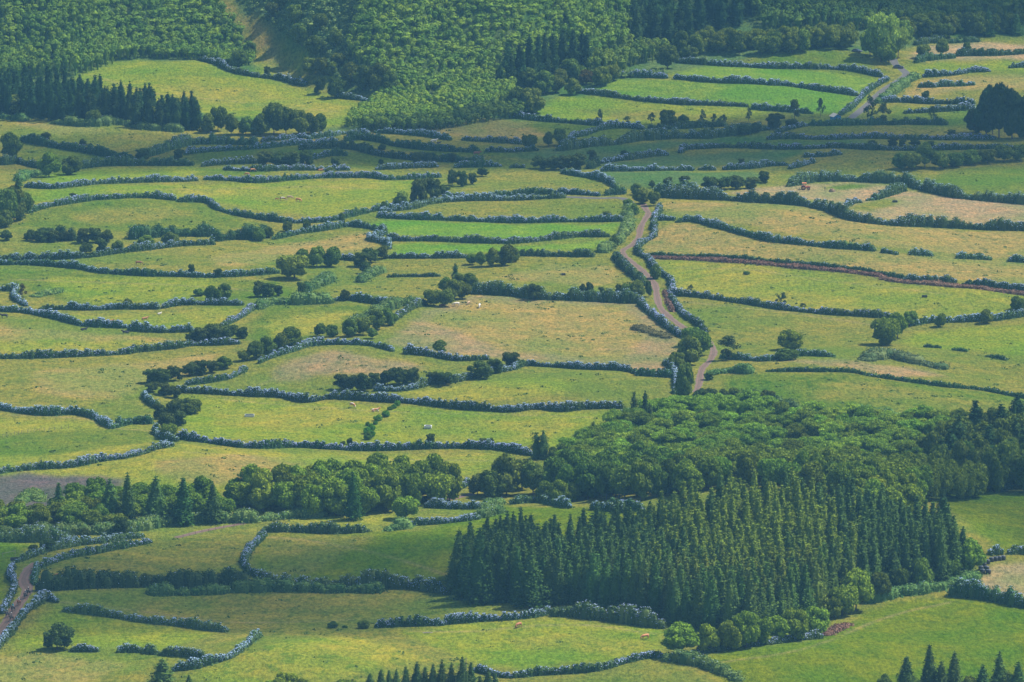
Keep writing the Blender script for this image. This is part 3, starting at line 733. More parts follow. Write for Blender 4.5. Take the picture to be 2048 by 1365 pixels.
# kind of hedge: (blossom share, height m, width m, tint)
HK = dict(b=(1.15, 1.95, 1.5, (1, 1, 1), "hedge thick with blue blossoms,"), f=(.55, 1.9, 1.6, (1, 1, 1), "hedge dotted with blue blossoms,"),
          d=(.12, 2.3, 2.1, (.80, .86, .9), "dark green hedge"), s=(.03, 2.2, 3.6, (1.45, 1.40, 1.15), "pale green scrubby hedge"), l=(.05, 1.1, 1.2, (.9, .95, .9), "low dark hedge"),
          t=(.04, 3.5, 3.2, (.75, .8, .85), "tall dark hedge"), w=(.42, 2.9, 2.6, (1, 1, 1), "tall bushy blossoming hedge,"))
SHORT = dict(b="blue blossoming hedge", f="blue dotted hedge", d="dark green hedge", s="pale scrubby hedge", l="low dark hedge", t="tall dark hedge", w="tall blossoming hedge")
HEDGES = [  # (kind, where it stands, [middle lines in photograph pixels])
 ("f","along the top right edge of the upper meadow",[[(400,117),(437,127),(462,140),(510,150),(562,157),(612,167)]]),
 ("b","at the right tip of the upper meadow",[[(672,192),(712,196),(750,203)]]),
 ("s","below the upper left conifer wood",[[(0,230),(50,238)],[(107,243),(175,248),(237,244),(290,254),(362,259)]]),
 ("d","from the far left round tree past two small dark trees",[[(45,278),(100,288),(162,298),(225,310),(265,316)]]),
 ("w","on the bank below the upper left conifer wood",[[(275,311),(312,303),(350,291),(375,285),(425,282),(510,284)]]),
 ("b","just below that bank, running right to the tree clump",[[(370,306),(425,300),(510,295),(575,288),(632,284),(672,281)]]),
 ("d","at the left edge below the dark round tree",[[(0,325),(38,323),(78,332)]]),
 ("d","behind the two trees above the small bright field",[[(150,334),(200,328),(250,326),(385,326)]]),
 ("f","crossing the shaded strips in the upper left",[[(405,329),(450,325),(512,323)]]),
 ("b","above the left end of the brown cow's strip",[[(450,337),(512,339),(587,337),(697,337)]]),
 ("b","along the top of the cow pasture, left stretch",[[(50,371),(100,374),(150,370),(212,364),(275,362),(350,360),(393,358)]]),
 ("b","along the top of the cow pasture, right stretch",[[(410,356),(462,358),(510,362),(587,356),(662,352),(737,352),(775,356),(837,354),(880,351)]]),
 ("s","curving down to the left conifer from the small bright field",[[(38,358),(55,349),(80,346)]]),
 ("f","arching over the rounded pasture on the left",[[(57,423),(87,413),(125,406),(175,398),(225,394),(287,392),(350,397)]]),
 ("f","at the right shoulder of the rounded pasture",[[(357,400),(412,402),(430,413),(450,421),(510,433),(537,437),(582,442),(632,441),(675,436),(712,427),(750,418),(795,408)]]),
 ("t","of heath under the rounded pasture",[[(55,468),(100,471),(150,472)],[(265,470),(340,465),(425,464)],[(428,474),(470,470),(512,470),(530,463)]]),
 ("f","climbing from the left edge toward the heath trees",[[(0,517),(100,515),(175,511),(225,504),(287,497),(325,492),(362,488),(425,485)]]),
 ("f","from mid left up to the vivid green field's corner",[[(548,475),(600,464),(650,457),(700,449),(737,453),(757,459)]]),
 ("f","between the reclining brown cow's slope and the green pasture",[[(0,526),(75,527),(150,533),(200,542),(275,547),(350,549),(425,551),(510,547),(555,543)]]),
 ("b","hooked, at the left edge by the thin tree",[[(0,577),(32,579),(28,593),(52,608)]]),
 ("b","with a gateway gap between them, above the lying cows",[[(135,615),(187,616),(250,614),(317,614)],[(328,612),(362,606),(400,605),(482,606)]]),
 ("l","leading from the hooked hedge to the gateway",[[(82,617),(110,617),(135,617)]]),
 ("b","beside the black cows, at the left edge",[[(0,619),(50,622),(100,631),(137,641),(163,648)],[(167,648),(210,650),(251,652)],[(257,656),(325,660),(387,659)]]),
 ("b","slanting up right from the dark bushes",[[(445,649),(475,636),(510,613)]]),
 ("s","on top of the small olive green paddock",[[(517,612),(540,604),(600,602),(662,601)]]),
 ("b","right of the single dark tree above the olive paddock",[[(667,598),(702,596),(737,601),(787,608)]]),
 ("f","slanting down left of the big dry field",[[(790,636),(820,616),(850,606)]]),
 ("s","slanting on the bank left of the big dry field",[[(700,652),(760,620),(830,600)],[(610,578),(640,566),(662,556)],[(722,560),(740,548),(760,540)]]),
 ("b","between the big round tree and the windswept trees",[[(678,515),(712,518)]]),
 ("f","under the lower vivid green field, left half",[[(772,513),(812,513),(862,513),(932,512)]]),
 ("b","curling round the left end of the vivid green fields",[[(757,457),(770,465),(737,475),(775,485),(778,494)]]),
 ("f","dividing the two vivid green fields",[[(775,477),(837,478),(912,480),(1022,483),(1112,475),(1162,470),(1216,470)]]),
 ("b","along the top of the upper vivid green field",[[(757,431),(837,435),(912,438),(1022,442),(1100,441),(1175,440),(1250,438)]]),
 ("b","lower one of the pair running to the asphalt side road",[[(762,421),(825,414),(862,404),(912,399),(1024,397),(1128,392)]]),
 ("f","upper one of the pair running to the asphalt side road",[[(887,395),(962,393),(1022,388),(1112,384),(1197,388)]]),
 ("d","under the lower vivid green field, right half",[[(1024,507),(1086,508),(1184,509)]]),
 ("l","alone in the pasture left of the road",[[(775,553),(812,552),(877,551)]]),
 ("w","along the top of the big dry field",[[(942,581),(987,582),(1024,585),(1074,591),(1149,594),(1224,597),(1285,600)]]),
 ("s","on the left verge of the dirt road's upper bend",[[(1260,416),(1255,430),(1258,448),(1250,462),(1238,478),(1222,490),(1205,500)]]),
 ("d","on the left verge below the dirt road's hairpin",[[(1230,509),(1240,522),(1256,538),(1272,552),(1286,566)]]),
 ("b","on the left verge above the dirt road's lower straight",[[(1280,605),(1295,620),(1312,634),(1332,650),(1350,663),(1366,672)]]),
 ("f","winding all down the dirt road's right verge",[[(1321,416),(1310,433),(1308,453),(1309,468),(1292,480),(1277,491),(1277,504),(1296,516),(1305,530),(1322,546),(1338,556),(1345,574),(1341,590),(1352,610),(1370,630),(1391,643),(1412,661)]]),
 ("b","slanting from the shaded fields down to the road junction",[[(1124,343),(1174,351),(1214,361),(1236,377)]]),
 ("w","clumped by the road junction's asphalt end",[[(1215,384),(1245,382)]]),
 ("w","long, dividing the cut hay fields from the dry pasture",[[(1319,388),(1399,392),(1474,396),(1536,400),(1586,403),(1636,411),(1673,423),(1711,436),(1786,445),(1861,448),(1961,453),(2052,455)]]),
 ("f","short, right of the road at the dry pasture's edge",[[(1317,437),(1347,437)]]),
 ("f","long and curving between the two dry pastures",[[(1354,441),(1386,439),(1424,448),(1461,458),(1534,477),(1611,486),(1686,493),(1748,498)]]),
 ("f","in the broken line between the dry pastures",[[(1764,501),(1793,505)],[(1821,506),(1862,508)],[(1915,513),(1981,516)],[(2019,519),(2052,521)]]),
 ("l","above the brown bank right of the road",[[(1299,508),(1374,511),(1449,514),(1534,520),(1611,528),(1661,533),(1723,538),(1773,549),(1811,556)]]),
 ("f","above the brown bank near the right edge",[[(1811,558),(1861,560),(1911,561)],[(1926,566),(1986,571),(2052,581)]]),
 ("f","under the long bright pasture right of the road",[[(1339,586),(1399,591),(1449,598),(1534,611),(1586,618),(1661,625),(1761,631),(1800,632)]]),
 ("b","at the top of the bright field on the right edge",[[(1823,648),(1861,641),(1899,640),(1961,638),(1998,636),(2048,628)]]),
 ("f","from left edge to dark bushes below the black cows",[[(0,713),(75,712),(175,708),(250,704),(275,700),(350,693),(387,687),(475,684)]]),
 ("b","long, along the top of the trough pasture",[[(345,780),(400,782),(450,785),(510,788),(562,790),(612,800),(662,793),(737,797),(812,801),(887,810),(962,816),(1024,819),(1074,813),(1124,818),(1174,813),(1244,812)]]),
 ("f","climbing the bank left of the reddish paddock",[[(375,766),(412,762),(462,752),(492,736)]]),
 ("b","arching over the reddish paddock",[[(520,722),(545,711),(587,699),(617,689),(662,685),(737,687),(784,698)]]),
 ("b","on the left bend of the bushy bank",[[(287,790),(298,802),(316,814)]]),
 ("b","left edge, sweeping down to the olive field's corner",[[(0,814),(50,822),(100,826),(150,824),(187,832),(207,844),(225,852)]]),
 ("d","short, left of the bushy bank",[[(230,850),(262,843),(300,842)]]),
 ("b","with a gate gap, below the lower left green field",[[(0,942),(50,936),(100,933),(150,929),(200,919),(250,912),(285,904)],[(290,902),(312,894),(345,888)]]),
 ("b","long, along the bottom of the trough pasture",[[(357,872),(425,882),(510,892),(587,890),(662,894),(737,897),(812,895),(912,892),(987,894),(1022,899),(1068,907)]]),
 ("f","on the bushy bank beside the trough pasture",[[(308,858),(322,872),(352,878)]]),
 ("b","under the small bright round tree",[[(810,703),(862,708),(887,713),(925,717),(975,715)]]),
 ("b","under the dark tree row, left of the olive strip",[[(752,777),(812,777),(862,765),(912,760),(950,752),(987,743),(1022,737)]]),
 ("b","along the bottom of the big dry field",[[(1026,736),(1050,728),(1100,730),(1174,735),(1249,738),(1275,745)]]),
 ("d","short, joining the big dry field's corner to the road",[[(1277,746),(1344,750)]]),
 ("b","running downhill beside the tall trunked tree",[[(1330,724),(1346,737),(1352,764),(1349,784)]]),
 ("b","whitish, running downhill to the thicket",[[(1229,854),(1239,834),(1256,826),(1269,820)]]),
 ("f","right of the dirt road under two round trees",[[(1444,712),(1474,715),(1534,718),(1601,708),(1666,710)]]),
 ("s","fanning out right of the dirt road's end",[[(1424,744),(1460,740),(1499,742)]]),
 ("l","thin, winding to the right edge above the tussocky pasture",[[(1534,741),(1643,741),(1706,743),(1736,749),(1786,757),(1886,771),(1961,778),(2050,795)]]),
 ("t","along the top of the thicket",[[(1459,799),(1499,804),(1534,813),(1586,822),(1636,830)]]),
 ("s","mounded, at the right end of the thicket's top hedge",[[(1650,830),(1700,822),(1760,822),(1790,830)]]),
 ("l","in the short row below the bright right edge field",[[(1851,692),(1881,694)],[(1906,698),(1932,701)],[(1975,711),(2012,718)]]),
 ("f","between the two big domed groves",[[(902,984),(937,964)]]),
 ("b","under the farm path by the groves",[[(857,1010),(912,1013),(962,1013)]]),
 ("s","right of the farm path by the groves",[[(965,1011),(985,1006),(1004,1001)]]),
 ("f","below the small grove left of the belt",[[(1024,1003),(1061,1000),(1089,1001),(1111,1006),(1141,1011)]]),
 ("f","in the dry corner above the conifer plantation",[[(1184,1013),(1249,1019)],[(1219,1003),(1286,1018)]]),
 ("w","along the left edge below the lower left wood",[[(0,1074),(75,1075),(150,1073)]]),
 ("s","rambling under the lower left wood",[[(0,1060),(90,1062),(175,1062)],[(190,1062),(275,1055),(350,1041),(425,1038),(512,1037)],[(520,1036),(580,1030),(640,1027)]]),
 ("f","upper one beside the riders' track",[[(33,1120),(70,1107),(100,1097),(150,1087),(200,1081),(250,1074),(287,1069)]]),
 ("f","lower one beside the riders' track, over the large olive field",[[(85,1130),(112,1119),(150,1109),(200,1101),(250,1091),(300,1081)]]),
 ("b","down the left verge of the riders' track",[[(27,1130),(20,1148),(30,1168),(20,1192),(6,1222)]]),
 ("b","down the right verge of the riders' track",[[(0,1286),(20,1265),(35,1243),(50,1223),(70,1208),(92,1196),(112,1199)]]),
 ("f","short, at the track's upper bend, right side",[[(74,1135),(70,1150),(70,1166)]]),
 ("t","wide, along the bottom of the large olive field, left part",[[(80,1170),(150,1166),(225,1163),(300,1163),(375,1168),(450,1168),(505,1168)]]),
 ("w","wide, along the bottom of the large olive field, right part",[[(512,1166),(587,1168),(662,1170),(737,1167),(837,1170),(895,1180)]]),
 ("s","low strip in front of the wide field hedge",[[(305,1183),(400,1182),(512,1176),(640,1177),(760,1178)]]),
 ("f","slanting down right from the riders' track",[[(130,1218),(200,1226),(275,1238),(350,1246),(412,1255),(452,1259)]]),
 ("b","short, right of the lone spreading tree",[[(145,1298),(193,1298)]]),
 ("f","low pair right of the lone spreading tree",[[(240,1298),(280,1299),(315,1303)],[(323,1304),(370,1307),(410,1313)]]),
 ("b","slanting up right from the bottom left conifer",[[(350,1336),(388,1332),(425,1322),(463,1310),(488,1292),(520,1268)]]),
 ("d","behind the middle of the enclosed lower field",[[(527,1058),(587,1058),(662,1061),(700,1060),(732,1058)]]),
 ("b","wide, down the enclosed lower field's left end",[[(528,1066),(516,1080),(500,1097),(488,1120),(498,1140),(520,1152)]]),
 ("b","cut short at the top right of the enclosed lower field",[[(822,1046),(888,1042),(955,1034)]]),
 ("s","joining the enclosed lower field to the grove",[[(775,1055),(815,1049)],[(960,1030),(1000,1018)]]),
 ("b","clipped, under the shadowed lower meadow",[[(754,1250),(812,1247),(882,1245)],[(890,1243),(962,1237),(1024,1234),(1074,1228),(1100,1222)]]),
 ("w","piled high in front of the plantation",[[(1104,1222),(1174,1227),(1250,1237),(1325,1248)]]),
 ("f","along the bottom of the two lower cows' field",[[(952,1338),(987,1346),(1022,1351),(1074,1346),(1124,1343),(1199,1336),(1249,1322),(1299,1311),(1330,1312)]]),
 ("s","trailing off down right below the two front round trees",[[(1335,1314),(1390,1322),(1440,1338),(1475,1354)]]),
 ("f","at the feet of the front round trees",[[(1387,1303),(1436,1298),(1474,1291),(1536,1284),(1586,1277),(1640,1272)]]),
 ("w","dark faced, at the top of the bright lower right field",[[(1906,1183),(1961,1188),(2011,1198),(2054,1207)]]),
 ("s","between the plantation and the bright lower right field",[[(1740,1200),(1786,1186),(1836,1180),(1886,1170),(1936,1157),(1952,1148)]]),
 ("f","at the back of the tan corner field",[[(1981,1104),(2001,1103)],[(2019,1103),(2054,1103)]]),
 ("b","in the far line under the tree clump",[[(524,280),(552,277)],[(557,277),(585,273),(612,272)],[(617,275),(662,270),(687,265),(737,267)]]),
 ("b","over the pale cows' strip",[[(752,262),(787,264),(857,270),(900,277)]]),
 ("d","under the pale cows' strip",[[(692,277),(724,275),(762,280),(787,287),(862,296),(957,300)]]),
 ("b","right of the pale cows",[[(927,277),(974,280),(1024,283),(1042,285)]]),
 ("f","left of the two round trees in the shaded strips",[[(974,301),(1024,301),(1074,298)]]),
 ("f","short, in the upper left shaded strips",[[(624,316),(662,308),(692,308)]]),
 ("d","crossing the shaded strips, centre left",[[(600,295),(662,292),(712,295),(737,302),(774,310),(824,315),(874,318)]]),
 ("b","just above the cow pasture's right top corner",[[(752,336),(812,333),(874,331)]]),
 ("d","in the centre of the shaded strips",[[(880,318),(937,320),(962,317)]]),
 ("b","in the centre, above the dark tree row",[[(912,331),(999,329)],[(1024,332),(1048,332)]]),
 ("f","below the sunny pasture on the central rise",[[(1024,232),(1099,240),(1174,246),(1211,248)]]),
 ("b","short slanting one below the sunny pasture",[[(1139,273),(1174,266),(1204,256),(1249,252),(1284,255)]]),
 ("d","below the big round tree of the central rise",[[(1299,254),(1349,254),(1399,251),(1449,248)]]),
 ("w","tall, long, crossing under the sunny central rise",[[(1119,296),(1174,288),(1236,283),(1274,276),(1349,271),(1414,271),(1474,263),(1534,254)]]),
 ("b","second strip down, with a tiny round tree",[[(1204,323),(1249,317),(1299,310),(1336,307)]]),
 ("f","second strip down, long right stretch",[[(1361,303),(1374,296),(1449,292),(1534,295),(1611,295),(1686,293),(1761,297),(1831,298),(1926,296),(2024,292)]]),
 ("b","in the third strip down",[[(1204,339),(1274,339),(1386,338)],[(1399,337),(1429,337)],[(1449,336),(1499,334),(1534,329),(1573,327)]]),
 ("b","slanting at the corner of the grey olive field",[[(1581,334),(1606,328),(1628,322)]]),
 ("b","along the top of the upper bright right meadow",[[(1354,122),(1424,127),(1474,130),(1534,133),(1611,134),(1686,136),(1723,142),(1764,151)]]),
 ("b","between the two bright right meadows",[[(1351,154),(1399,159),(1449,162),(1534,166),(1573,168),(1611,173),(1648,179),(1686,184),(1711,188)]]),
 ("b","at the left end of the bright right meadows",[[(1239,152),(1274,151),(1334,153)]]),
 ("f","thin, along the bottom of the bright right meadows",[[(1156,183),(1199,187),(1249,194),(1299,200),(1374,206),(1494,210)],[(1504,214),(1536,217),(1580,220),(1623,224)]]),
 ("b","long, under the pale strip left of the dark right clump",[[(1536,276),(1586,274),(1661,276),(1761,274),(1836,276),(1911,277),(1990,276)]]),
 ("b","slanting, left of the pale strip",[[(1551,266),(1579,256),(1611,249)]]),
 ("d","behind the pale strip, by the blue hut",[[(1619,247),(1661,247),(1723,246),(1776,245)],[(1781,245),(1821,244),(1861,245),(1891,245)]]),
 ("b","upper, between asphalt road and dark right clump",[[(1761,202),(1811,201),(1861,204),(1946,204)]]),
 ("b","thin line of blossoms left of the dark right clump",[[(1811,223),(1861,221),(1946,215)]]),
 ("f","dark faced pieces above the tan strip on the far right",[[(1839,171),(1871,171)],[(1874,170),(1910,169),(1946,167)]]),
 ("b","pieces in the broken row right of the asphalt road",[[(1846,151),(1906,147),(1931,143)],[(1936,142),(1978,140)],[(2021,133),(2052,131)]]),
 ("d","along the bottom of the far cut field",[[(1831,121),(1861,116),(1906,112)],[(1914,108),(1986,107),(2052,103)]]),
 ("d","along the top of the far cut field",[[(1833,86),(1860,82),(1886,80)],[(1895,82),(1955,80)]]),
 ("f","down the left verge of the asphalt road",[[(1680,228),(1705,212),(1730,186),(1755,168),(1776,157)]]),
 ("s","down the right verge of the asphalt road",[[(1758,202),(1784,184),(1812,164),(1832,152)]]),
 ("b","big pale clumps over the grey olive field",[[(1611,311),(1648,310),(1681,306)]]),
 ("w","behind the tractor, round the top of the hay fields",[[(1579,367),(1636,357),(1711,357),(1761,359),(1811,362),(1836,372),(1886,384),(1936,392),(2011,399),(2052,402)]]),
 ("b","separate round pieces between the two hay fields",[[(1691,409),(1703,406)],[(1707,403),(1718,402)],[(1736,398),(1744,397)]]),
 ("w","tall, clipped, between the two hay fields",[[(1751,393),(1781,384),(1808,376)]]),
 ("w","behind the road junction trees",[[(1314,379),(1360,379),(1400,379)]]),
 ("t","shading the far edge of the dry pasture strip, centre",[[(1180,330),(1192,324)]]),
]
bushy = np.random.default_rng(5)
for k, where, lines in HEDGES:
    fl, hm, wm, tint, desc = HK[k]
    n = len(lines)
    order = sorted(range(n), key=lambda i: np.mean([p[0] for p in lines[i]]))
    for rank, i in enumerate(order):
        lab = (desc if n == 1 else which(rank, n, SHORT[k])) + " " + where
        v = bushy.uniform(.88, 1.12)
        hedge(lines[i], hm * bushy.uniform(.9, 1.1), wm * bushy.uniform(.9, 1.1), fl, lab, "hedges between the fields", tint=tuple(q * v for q in tint),
              wild=.28 if k in "swt" else .19)
# banks of brown bracken, and the scrubby rubble mound
for lab, lines, hm, wm in [("brown bracken bank below the low dark hedge right of the dirt road", [(1300,514),(1374,517),(1449,521),(1534,527),(1611,535),(1700,543),(1760,551)], .9, 3.2),
                           ("brown bracken bank near the right edge above the bright pasture", [(1765,556),(1811,564),(1861,567),(1926,573),(1986,579),(2050,588)], .9, 3.0),
                           ("small brown bracken bank between front round trees and the bright lower field", [(1650,1268),(1672,1258),(1694,1248)], .9, 3.0),
                           ("rusty brown scrub patch beside the dirt road's lower straight", [(1330,582),(1336,600),(1346,622)], .9, 1.6)]:
    hedge(lines, hm, wm, 0, lab, None, mt=M_DRY, name="bracken_bank")
hedge([(1731,716),(1755,711),(1786,710),(1823,720),(1881,732)], 2.0, 5.5, .05, "overgrown rubble mound of grey brown scrub on the right hand pasture", None, tint=(1.5, 1.15, 1.3), name="scrub_mound", wild=.35)
hedge([(1270,655),(1300,662),(1330,672)], 1.2, 4.5, 0, "patch of brownish bracken in the big dry field beside the road", None, mt=M_DRY, tint=(.6, .9, .6), name="bracken_patch", wild=.35)
hedge([(70,590),(95,585),(120,580)], 1.5, 4.0, 0, "pale green mound of tall grass right of the hooked hedge", None, tint=(1.9, 1.6, 1.2), name="grass_mound", wild=.3)
hedge([(40,1005),(62,985),(80,1000)], 1.2, 3.5, 0, "weedy green clump on the grey bare patch at the lower left", None, tint=(1.6, 1.3, 1), name="weed_clump", wild=.35)

